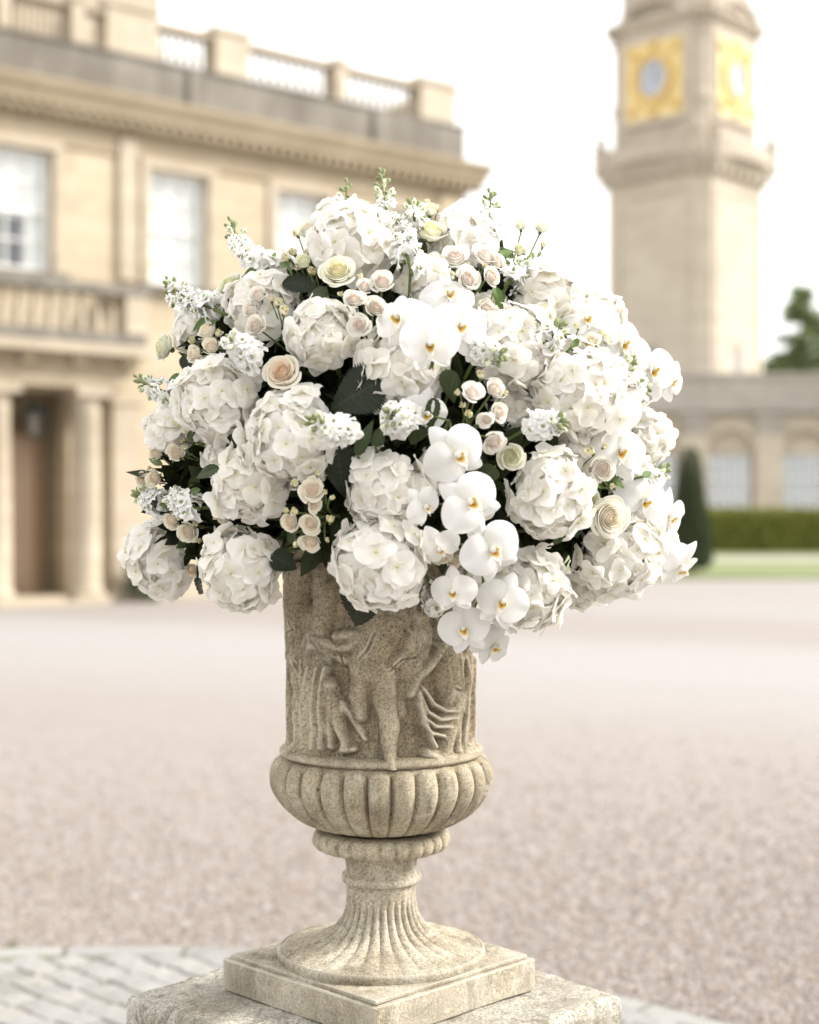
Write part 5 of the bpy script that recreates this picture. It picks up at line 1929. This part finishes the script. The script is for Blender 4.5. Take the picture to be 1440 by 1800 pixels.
H(682, 866, 148, 'hydrangea head in the middle, just above the one that hangs over the urn', .0, seed=10)
H(670, 986, 168, 'large bright hydrangea head hanging in front of the urn over a dark leaf', .075, (0, .25, .3), seed=11)
H(815, 428, 122, 'pale hydrangea head behind small pink-white roses at the top right of the dome', -.04, seed=12)
H(962, 520, 124, 'white hydrangea head on the right shoulder below the two upright buds', -.02, seed=13)
H(905, 612, 146, 'white hydrangea head right of the central orchids, above the trio of cream spray roses', .0, seed=14)
H(1015, 690, 168, 'broad white hydrangea head on the right flank with a stock below it', .01, seed=15)
H(965, 868, 146, 'white hydrangea head right of the orchid cascade, below the greenish rose', .02, seed=16)
H(1085, 975, 160, 'white hydrangea head low at the right, under the cream rose', .03, seed=17)
H(930, 1035, 146, 'hydrangea head low behind the tail of the orchid cascade', .05, (0, .1, .2), seed=18)
H(303, 752, 92, 'small hydrangea head at the left edge, above two peach buds', -.02, seed=19)
H(402, 800, 96, 'shaded hydrangea head mostly hidden behind two others on the left', -.05, seed=20)
H(1022, 1030, 84, 'cream shaded hydrangea head peeping out at the bottom right underside', -.06, (0, -.4), seed=21)
H(345, 585, 84, 'round white hydrangea head behind the curved leaves at the upper left', -.05, seed=22)
H(1052, 560, 96, 'hydrangea head behind the upper orchids on the right shoulder', -.05, seed=23)
H(1080, 690, 110, 'hydrangea head at the right edge behind a faint orchid', -.03, seed=24)
H(480, 480, 84, 'small hydrangea head under the upper left stock', -.05, seed=25)
H(745, 500, 96, 'hydrangea head behind the topmost central orchid petal', -.05, seed=26)
H(855, 560, 92, 'hydrangea head between the central orchids and the upright stock on the right', -.05, seed=27)
H(590, 385, 76, 'hydrangea head at the crown of the dome beside the short stock tip', -.04, seed=28)
H(1140, 770, 90, 'hydrangea head behind the big round orchid on the right edge', -.06, seed=29)
H(1150, 960, 84, 'hydrangea head at the right edge behind the drooping orchids', -.04, seed=30)

H(905, 715, 90, 'hydrangea head in shadow behind the column of cream spray roses', -.07, seed=31)
H(1010, 800, 96, 'hydrangea head filling in between the broad right head and the one below it', -.05, seed=32)
H(770, 830, 84, 'hydrangea head glimpsed behind the upper cascade orchid', -.06, seed=33)
H(1110, 850, 96, 'hydrangea head behind the drooping right orchids and green buds', -.05, seed=34)
H(860, 1000, 96, 'hydrangea head behind the middle of the orchid cascade', -.02, seed=35)

rose(595, 480, 74, 'open', 'rose_lemon', 'pale yellow rose in front of the topmost hydrangea', .045, (-.1, .25), 1)
rose(497, 656, 74, 'open2', 'rose_peach', 'open cream rose with a peach heart on the left of the dome', .03, (.0, .15), 2)
rose(757, 412, 76, 'cup', 'rose_lemon', 'cream rose seen from the side at the top of the dome, right of the stock', .0, (.05, .75), 3)
rose(293, 612, 66, 'cup', 'rose_green', 'greenish cream rose jutting out at the left edge', -.01, (-.9, .15), 4)
rose(408, 506, 66, 'open', 'rose_green', 'cream rose partly hidden at the upper left, behind the pair of buds', -.03, (-.4, .5), 5)
rose(1068, 908, 86, 'open2', 'rose_cream', 'full cream rose low at the right above the hanging hydrangea', .045, (.05, .05), 6)
rose(898, 802, 66, 'cup', 'rose_green', 'greenish white rose between the orchid cascade and a hydrangea', .015, (-.2, -.25), 7)
rose(955, 556, 62, 'cup', 'rose_cream', 'cream rose sunk among hydrangeas on the right shoulder', .005, (.1, .3), 8)
rose(545, 408, 56, 'cup', 'rose_cream', 'blush rose peeping out at the upper left beside green buds', -.04, (-.2, .7), 9)
rose(845, 892, 56, 'open', 'rose_lemon', 'small cream rose half hidden behind the lower cascade orchid', .0, (.4, -.1), 10)
rose(258, 870, 52, 'cup', 'rose_green', 'greenish cream rose behind the lowest left stock', -.03, (-.8, .1), 11)
rose(1035, 880, 60, 'cup', 'rose_green', 'greenish rose petals beside the full cream rose on the right', -.01, (-.3, .4), 12)
rose(340, 1000, 40, 'cup', 'rose_peach', 'small blush rose between the two lowest left hydrangeas', -.03, (.1, -.2), 13)

spray('cluster of pink-centred spray roses left of the central orchids', [(672, 497, 42), (623, 528, 48), (660, 541, 48), (632, 572, 46), (640, 504, 36)], [(634, 488, 16), (600, 518, 15)], mat_='spray_pink', dz=.045, seed=1)
spray('cluster of blush spray roses at the top right of the dome', [(800, 455, 44, -.1, .35), (822, 491, 46), (862, 487, 46), (852, 452, 46, .3, .5), (872, 462, 36, .4, .3)], [(797, 482, 15), (822, 468, 16), (852, 468, 14)], mat_='spray_pink', dz=.04, seed=2, leaves=[(880, 450, 905, 432, 18), (870, 505, 885, 545, 18)])
spray('column of cream spray roses with golden buds right of the centre', [(830, 690, 44), (869, 686, 42), (875, 725, 40), (868, 775, 44), (855, 738, 38, -.3, -.2, 'cup')], [(806, 692, 18), (845, 660, 24, 0, 1), (815, 713, 18), (826, 728, 22), (832, 768, 20), (838, 780, 18), (888, 692, 16)], mat_='spray_pink', dz=.05, seed=3)
spray('cluster of small peach spray roses with round buds just above the urn rim', [(549, 862, 44), (547, 920, 46), (512, 917, 40, -.4, 0), (546, 951, 44, 0, -.35), (552, 889, 28)], [(520, 852, 22, -.2, .6), (558, 833, 16), (572, 866, 14), (583, 876, 15), (581, 915, 22, .2, .9), (520, 900, 22), (505, 898, 18), (574, 948, 14), (520, 954, 18, -.1, -.9)], mat_='spray_peach', dz=.06, seed=4)
spray('half-open blush roses and buds on thin stems at the upper left', [(450, 574, 44, -.1, .0, 'cup'), (455, 520, 38, -.2, .4, 'cup'), (443, 546, 36, -.5, .2, 'cup')], [(490, 534, 24, .3, .9), (500, 548, 26, .3, .6), (478, 527, 20, 0, 1), (444, 505, 16)], mat_='spray_pink', dz=.035, seed=5, kind='cup')
spray('cream roses turned away with dark green calyxes at the left of the dome', [(368, 586, 44, -.6, .9, 'half'), (372, 612, 40, .2, .5, 'half'), (345, 622, 42, -.8, .1, 'half'), (356, 638, 40, -.5, -.4, 'half')], [(383, 588, 22, .5, .9), (340, 600, 20)], mat_='spray_peach', dz=.0, seed=6, kind='half')
spray('pair of peach buds with a leaf at the far left edge', [(278, 797, 36, -.6, .3, 'half'), (310, 796, 38, .3, .1, 'half')], [(325, 788, 14)], mat_='spray_peach', dz=.0, seed=7, kind='half', leaves=[(285, 818, 254, 800, 13)])
spray('cream half-open roses above the lowest left stock', [(272, 840, 40, .0, -.1, 'half'), (255, 842, 34, -.6, .1, 'half')], [(246, 843, 15, -.8, .3), (262, 825, 14)], mat_='spray_peach', dz=.0, seed=8, kind='half')
spray('shaded peach roses deep between the left hydrangeas', [(304, 914, 40, -.3, -.1, 'half'), (331, 934, 38, 0, -.1, 'cup'), (322, 905, 30, .1, .5, 'half')], [(345, 922, 16), (350, 950, 16)], mat_='spray_peach', dz=.0, seed=9, kind='half')
spray('white rose buds with thin green stalks on the right shoulder', [(1040, 602, 36, -.3, .4, 'half'), (1060, 627, 36, -.1, -.2, 'half'), (1066, 596, 36, .1, .5, 'half')], [(1014, 575, 18, -.6, .9), (1056, 588, 16), (1030, 640, 14)], mat_='rose_cream', dz=.03, seed=10, kind='half', leaves=[(1025, 640, 1005, 610, 13), (1040, 645, 1020, 655, 12)])
spray('two upright white rosebuds on long stems against the sky at the top right', [(916, 399, 30, -.2, 1.6, 'half'), (951, 403, 34, .3, 1.4, 'half'), (913, 442, 30, -.1, .5, 'half')], [(954, 432, 17, .2, 1.5), (934, 455, 14, 0, 1.5), (957, 455, 14, .5, .8)], root=(915, 480), mat_='rose_green', dz=-.03, seed=11, kind='half', leaves=[(900, 455, 878, 428, 18), (893, 468, 889, 450, 12), (915, 470, 902, 455, 16)])
spray('tight green rosebuds on dark stems at the upper left of the dome', [(535, 462, 40, -.2, .6, 'half')], [(521, 412, 22, -.9, 1.1), (516, 445, 24, -.6, .7), (505, 455, 26, -.9, .5), (547, 478, 22, 0, .8), (540, 445, 18, 0, 1.2), (552, 478, 20), (525, 470, 18)], root=(545, 500), mat_='rose_green', dz=.01, seed=12, kind='half')
spray('blush roses and green stalks under the round orchid on the right', [(1060, 825, 44, -.3, -.1, 'cup')], [(1040, 795, 26, -.5, .5), (1050, 848, 16, -.2, -.5), (1075, 852, 16, .5, -.5), (1062, 785, 16)], mat_='spray_pink', dz=.02, seed=13, kind='cup', leaves=[(1075, 840, 1105, 858, 16), (1060, 845, 1090, 862, 14), (1045, 850, 1070, 858, 12)])
spray('cream roses hiding under the lower orchid blossoms above the urn', [(772, 968, 46, -.2, -.3, 'cup'), (798, 985, 36, .1, -.5, 'half')], [(765, 945, 14)], mat_='spray_peach', dz=.03, seed=14, kind='cup')
spray('golden-green buds in shade beneath the left hydrangeas', [(395, 905, 34, .2, -.1, 'half')], [(382, 907, 22, -.3, .2), (402, 925, 20), (388, 890, 14)], mat_='spray_peach', dz=.0, seed=15, kind='half')
spray('blush spray roses at the right of the central orchids', [(855, 545, 36, .4, .2, 'cup'), (848, 572, 32, .5, -.1, 'half')], [(872, 530, 16), (868, 515, 14)], mat_='spray_pink', dz=.01, seed=16, kind='cup')
spray('cream roses at the crown, half behind the stock tips', [(757, 372, 34, .2, 1.1, 'half'), (905, 760, 34, .2, .3, 'half')][:1], [(752, 356, 16, .1, 1.5), (770, 365, 14, .4, 1.2)], mat_='rose_green', dz=-.03, seed=17, kind='half')
spray('blush buds sitting above the left edge hydrangea', [(335, 757, 36, -.2, .4, 'half'), (312, 745, 34, -.5, .3, 'half')], [(320, 775, 14)], mat_='rose_green', dz=-.01, seed=18, kind='half')

K = stock
K('tallest white stock, its green tip the highest point of the bouquet', (706, 440), (672, 303), 18, 16, .0, seed=1, bare=.70)
K('short white stock with a green tip at the crown, left of the tallest', (625, 385), (611, 322), 9, 11, -.02, seed=2, bare=.5)
K('white stock with a cluster of green buds between the tallest one and the top rose', (728, 400), (722, 356), 6, 16, .0, seed=3, bare=.4)
K('white stock with a fine green tip against the sky at the top right', (852, 420), (862, 338), 8, 12, -.03, seed=4, bare=.5)
K('white stock leaning out at the upper left with a bent bud tip', (470, 470), (405, 388), 18, 12, .0, seed=5, bare=.7)
K('white stock stretching left above the curved leaves', (385, 545), (295, 494), 16, 12, .01, seed=6, bare=.75, leaves=[(365, 560, 330, 582, 14), (380, 566, 352, 572, 12), (362, 530, 348, 505, 18)])
K('white stock with dark green buds at the outermost left tip', (325, 695), (243, 665), 14, 16, .0, seed=7, bare=.6, leaves=[(318, 662, 285, 668, 16)])
K('white stock in bloom left of the peach-hearted rose', (448, 634), (404, 598), 16, 5, .04, seed=8, bare=.95, dtip=.03)
K('white stock lying across the big hydrangea, left of the serrated leaf', (610, 758), (545, 740), 17, 10, .075, seed=9, bare=.72, dtip=.05)
K('round white stock seen end-on, below the hydrangea under the central orchids', (705, 735), (690, 732), 20, 6, .02, seed=10, bare=.85, dtip=.05, wide=28)
K('white stock with a grey-green tip right of the central orchids', (845, 612), (882, 625), 17, 9, .035, seed=11, bare=.75, dtip=.04)
K('white stock below the broad right-hand hydrangea', (935, 748), (990, 742), 17, 8, .045, seed=12, bare=.8, dtip=.03)
K('white stock with a grey tip among the buds at the top right', (895, 495), (945, 452), 9, 14, .0, seed=13, bare=.5)
K('thin white stock lying over the hydrangea left of the white rosebuds', (958, 600), (988, 568), 7, 12, .04, seed=14, bare=.5)
K('white stock with a long green tip beneath the upper right orchids', (1075, 660), (1112, 632), 8, 16, .03, seed=15, bare=.45)
K('white stock hanging under the outermost right orchids', (1105, 672), (1135, 684), 12, 10, .01, seed=16, bare=.6)
K('white stock at the left, below the shaded foliage', (345, 893), (305, 870), 15, 3, .02, seed=17, bare=.95, leaves=[(352, 862, 322, 866, 13)])
K('white stock with green buds at the lowest left edge', (285, 888), (240, 868), 14, 16, .0, seed=18, bare=.6)
K('few white stock florets at the urn rim between hydrangea and orchids', (762, 1045), (770, 1072), 10, 4, .03, seed=19, bare=.9)
K('white stock sprig with a pale tip beside the right edge orchids', (1140, 850), (1172, 822), 5, 14, .0, seed=20, bare=.4)
K('white stock florets showing between the pink roses and the top rose', (722, 470), (705, 385), 10, 2, .02, seed=21, bare=.95)
K('white stock at the left behind the greenish rose', (345, 575), (300, 522), 8, 4, -.03, seed=22, bare=.9)

orchid_spray('spray of four white moth orchids at the centre of the dome',
    [(788, 522, 104, .1, .45, 0, -.02), (703, 562, 112, -.3, .12, -12, .0), (808, 574, 112, .35, .05, 8, .01), (756, 602, 116, -.02, -.12, 0, .04)],
    [(760, 640), (765, 600), (770, 560), (775, 520)], .055, 1)
orchid_spray('cascade of white moth orchids trailing from the centre down over the urn',
    [(748, 727, 88, .1, -.1, 10, -.06), (802, 800, 118, .28, .05, -50, .0), (745, 890, 84, .95, -.35, -35, -.015), (826, 884, 118, .12, .05, -44, .02), (772, 962, 84, .3, -.75, -20, .0), (864, 966, 124, .3, .0, -38, .03), (797, 1040, 92, -.05, -.05, 0, .04), (884, 1058, 106, .1, -.05, 12, .05), (816, 1105, 104, -.25, -.18, -6, .06), (868, 1134, 92, .55, -.3, 28, .065)],
    [(790, 740), (800, 800), (830, 885), (845, 965), (850, 1030), (850, 1080), (855, 1120)], .07, 2)
orchid_spray('spray of white moth orchids reaching out over the upper right edge',
    [(1031, 562, 100, .05, .3, -10, .0), (1090, 604, 112, .3, .25, -8, .01), (1142, 650, 112, .45, .05, -8, .02), (1176, 668, 92, .95, -.15, -5, -.02), (1078, 728, 100, .1, .1, 6, -.01)],
    [(1010, 640), (1050, 610), (1100, 640), (1150, 665)], .02, 3)
orchid_spray('spray of white moth orchids drooping at the lower right edge, one dangling free',
    [(1089, 795, 118, .12, .12, 6, .015), (1130, 880, 104, .35, -.05, 14, .01), (1176, 906, 100, .95, -.25, 22, .0), (1196, 995, 100, .9, -.6, 42, .01)],
    [(1060, 800), (1110, 860), (1145, 920), (1165, 955), (1180, 975)], .02, 4)

# ---- leaves of the arrangement
HL = [small_leaf_mesh(1, .55, .09, 30+i, .12, .12, 45, 'leaf_dark', 9) for i in range(3)]
GL = 'dark leaves in the urn arrangement'
def big_leaf(label, x0, y0, x1, y1, w, dz, kind='hyd', lean=0.0, dz1=None, nm='hydrangea_leaf'):
    a = spot(x0, y0, dz)[0]
    t = thing(nm, label, 'leaf', T(a), GL)
    me = {'hyd': HL, 'green': RLEAF, 'dark': DLEAF}[kind][(x0+y0) % 3]
    leaf_at(x0, y0, x1, y1, w, me, t, a, dz, dz1, lean, 'blade')
    b = MB(); b.tube([(0, 0, 0), tuple((CORE-a)*.25)], [.0022, .003], 6); b.build('leaf_stalk', M['stem'], t, smooth=True)
    return t
big_leaf('broad dark serrated leaf in the gap above the stock at the centre left', 672, 668, 575, 718, 92, .004)
big_leaf('dark serrated leaf hanging left of the middle hydrangea', 590, 775, 606, 876, 62, .0)
big_leaf('dark serrated leaf hanging over the urn relief below the bright hydrangea', 640, 1030, 616, 1112, 72, .045)
big_leaf('dark leaf tip lying on the urn rim beside the left hanging hydrangea', 478, 975, 522, 1000, 44, .03)
big_leaf('dark serrated leaf beneath the topmost hydrangea', 500, 492, 560, 505, 40, .0)
big_leaf('grey-green leaf behind the left end of the central hydrangea', 575, 520, 535, 510, 32, .005, 'dark')
big_leaf('long green leaf standing beside the stock at the centre', 628, 800, 655, 735, 24, .015, 'dark', nm='leaf')
big_leaf('second green leaf in the gap below the round stock', 660, 785, 672, 745, 26, .01, 'dark', nm='leaf')
big_leaf('folded green leaf above the upper cascade orchid', 765, 700, 752, 762, 26, .015, 'dark', nm='leaf')
big_leaf('dark round leaf left of the upper cascade orchid', 738, 745, 722, 780, 40, .0, 'dark', nm='leaf')
big_leaf('dark green leaf right of the hydrangea under the central orchids', 785, 650, 800, 705, 36, .0, 'dark', nm='leaf')
big_leaf('arched green leaf pointing left out of the shade on the left side', 385, 823, 332, 838, 22, .02, 'dark', nm='leaf')
big_leaf('bright green leaf beside the upper left stock', 448, 474, 418, 490, 16, .01, 'green', nm='leaf')
big_leaf('small green leaf at the crown between the topmost hydrangea and the tallest stock', 652, 388, 664, 372, 14, .01, 'green', nm='leaf')
big_leaf('dark serrated leaf under the roses turned away on the left', 325, 625, 335, 660, 26, .0, 'hyd')
big_leaf('dark ivy-like leaf above the low right hydrangea', 985, 935, 978, 962, 26, .02, 'dark', nm='leaf')
big_leaf('dark leaf in the gap left of the full cream rose', 1012, 905, 1022, 955, 36, .0, 'dark', nm='leaf')
big_leaf('dark pointed leaf right of the lower cascade orchids', 870, 820, 845, 850, 36, .0, 'dark', nm='leaf')
big_leaf('dark leaf between the two left hanging hydrangeas', 352, 1010, 345, 1050, 34, -.05, 'hyd')
big_leaf('dark leaf among the buds at the right of the centre', 800, 660, 790, 690, 26, .0, 'dark', nm='leaf')
big_leaf('dark leaf above the shaded hydrangea on the left', 420, 770, 385, 790, 30, -.01, 'dark', nm='leaf')
big_leaf('green leaf under the blush roses at the top right', 882, 512, 870, 548, 20, .01, 'dark', nm='leaf')

big_leaf('small bright leaf lying over the buds at the upper left of the dome', 508, 470, 488, 455, 14, .02, 'green', nm='leaf')
big_leaf('bright leaf beside the white rosebuds on the right shoulder', 1005, 610, 1022, 590, 14, .03, 'green', nm='leaf')
big_leaf('bright leaf between the blush roses and the right shoulder hydrangea', 905, 470, 925, 452, 14, .02, 'green', nm='leaf')
big_leaf('green leaf above the two peach buds on the left edge', 330, 770, 345, 752, 14, .02, 'dark', nm='leaf')
big_leaf('green leaf tip under the cluster of small peach spray roses', 520, 935, 500, 958, 20, .03, 'dark', nm='leaf')
big_leaf('green leaf over the gap right of the round orchid on the right', 1130, 838, 1150, 826, 14, .03, 'green', nm='leaf')

# uncountable dark greenery that fills the inside of the dome
def filler(n, lo, hi, size, m_, name, seed, label):
    rr = np.random.default_rng(seed)
    pts, ds = [], []
    kx = UY/F
    while len(pts) < n:
        d = rr.normal(size=3); d /= np.linalg.norm(d)
        rad = lo+(hi-lo)*rr.random()**.6
        up = d[2] > 0
        p = np.array([(715-720)*kx+d[0]*.505*rad, UY+d[1]*.40*rad, EYE+(HOR-800)*kx+d[2]*(.495 if up else .30)*rad])
        rxy = math.hypot(p[0]-UX, p[1]-UY)
        if p[2] < uz(935) and rxy < .27:
            continue
        if p[2] < uz(985):
            continue
        pts.append(p); ds.append(d)
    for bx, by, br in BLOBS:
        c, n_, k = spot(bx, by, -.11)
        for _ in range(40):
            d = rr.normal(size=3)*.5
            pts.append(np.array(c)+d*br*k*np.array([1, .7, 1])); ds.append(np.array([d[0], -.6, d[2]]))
    V, Fc = leaf_cloud(np.array(pts), size, np.array(ds), seed, .55)
    return tag(put(name, mesh_np(name, V, Fc, M[m_], True), None), label, kind='stuff')
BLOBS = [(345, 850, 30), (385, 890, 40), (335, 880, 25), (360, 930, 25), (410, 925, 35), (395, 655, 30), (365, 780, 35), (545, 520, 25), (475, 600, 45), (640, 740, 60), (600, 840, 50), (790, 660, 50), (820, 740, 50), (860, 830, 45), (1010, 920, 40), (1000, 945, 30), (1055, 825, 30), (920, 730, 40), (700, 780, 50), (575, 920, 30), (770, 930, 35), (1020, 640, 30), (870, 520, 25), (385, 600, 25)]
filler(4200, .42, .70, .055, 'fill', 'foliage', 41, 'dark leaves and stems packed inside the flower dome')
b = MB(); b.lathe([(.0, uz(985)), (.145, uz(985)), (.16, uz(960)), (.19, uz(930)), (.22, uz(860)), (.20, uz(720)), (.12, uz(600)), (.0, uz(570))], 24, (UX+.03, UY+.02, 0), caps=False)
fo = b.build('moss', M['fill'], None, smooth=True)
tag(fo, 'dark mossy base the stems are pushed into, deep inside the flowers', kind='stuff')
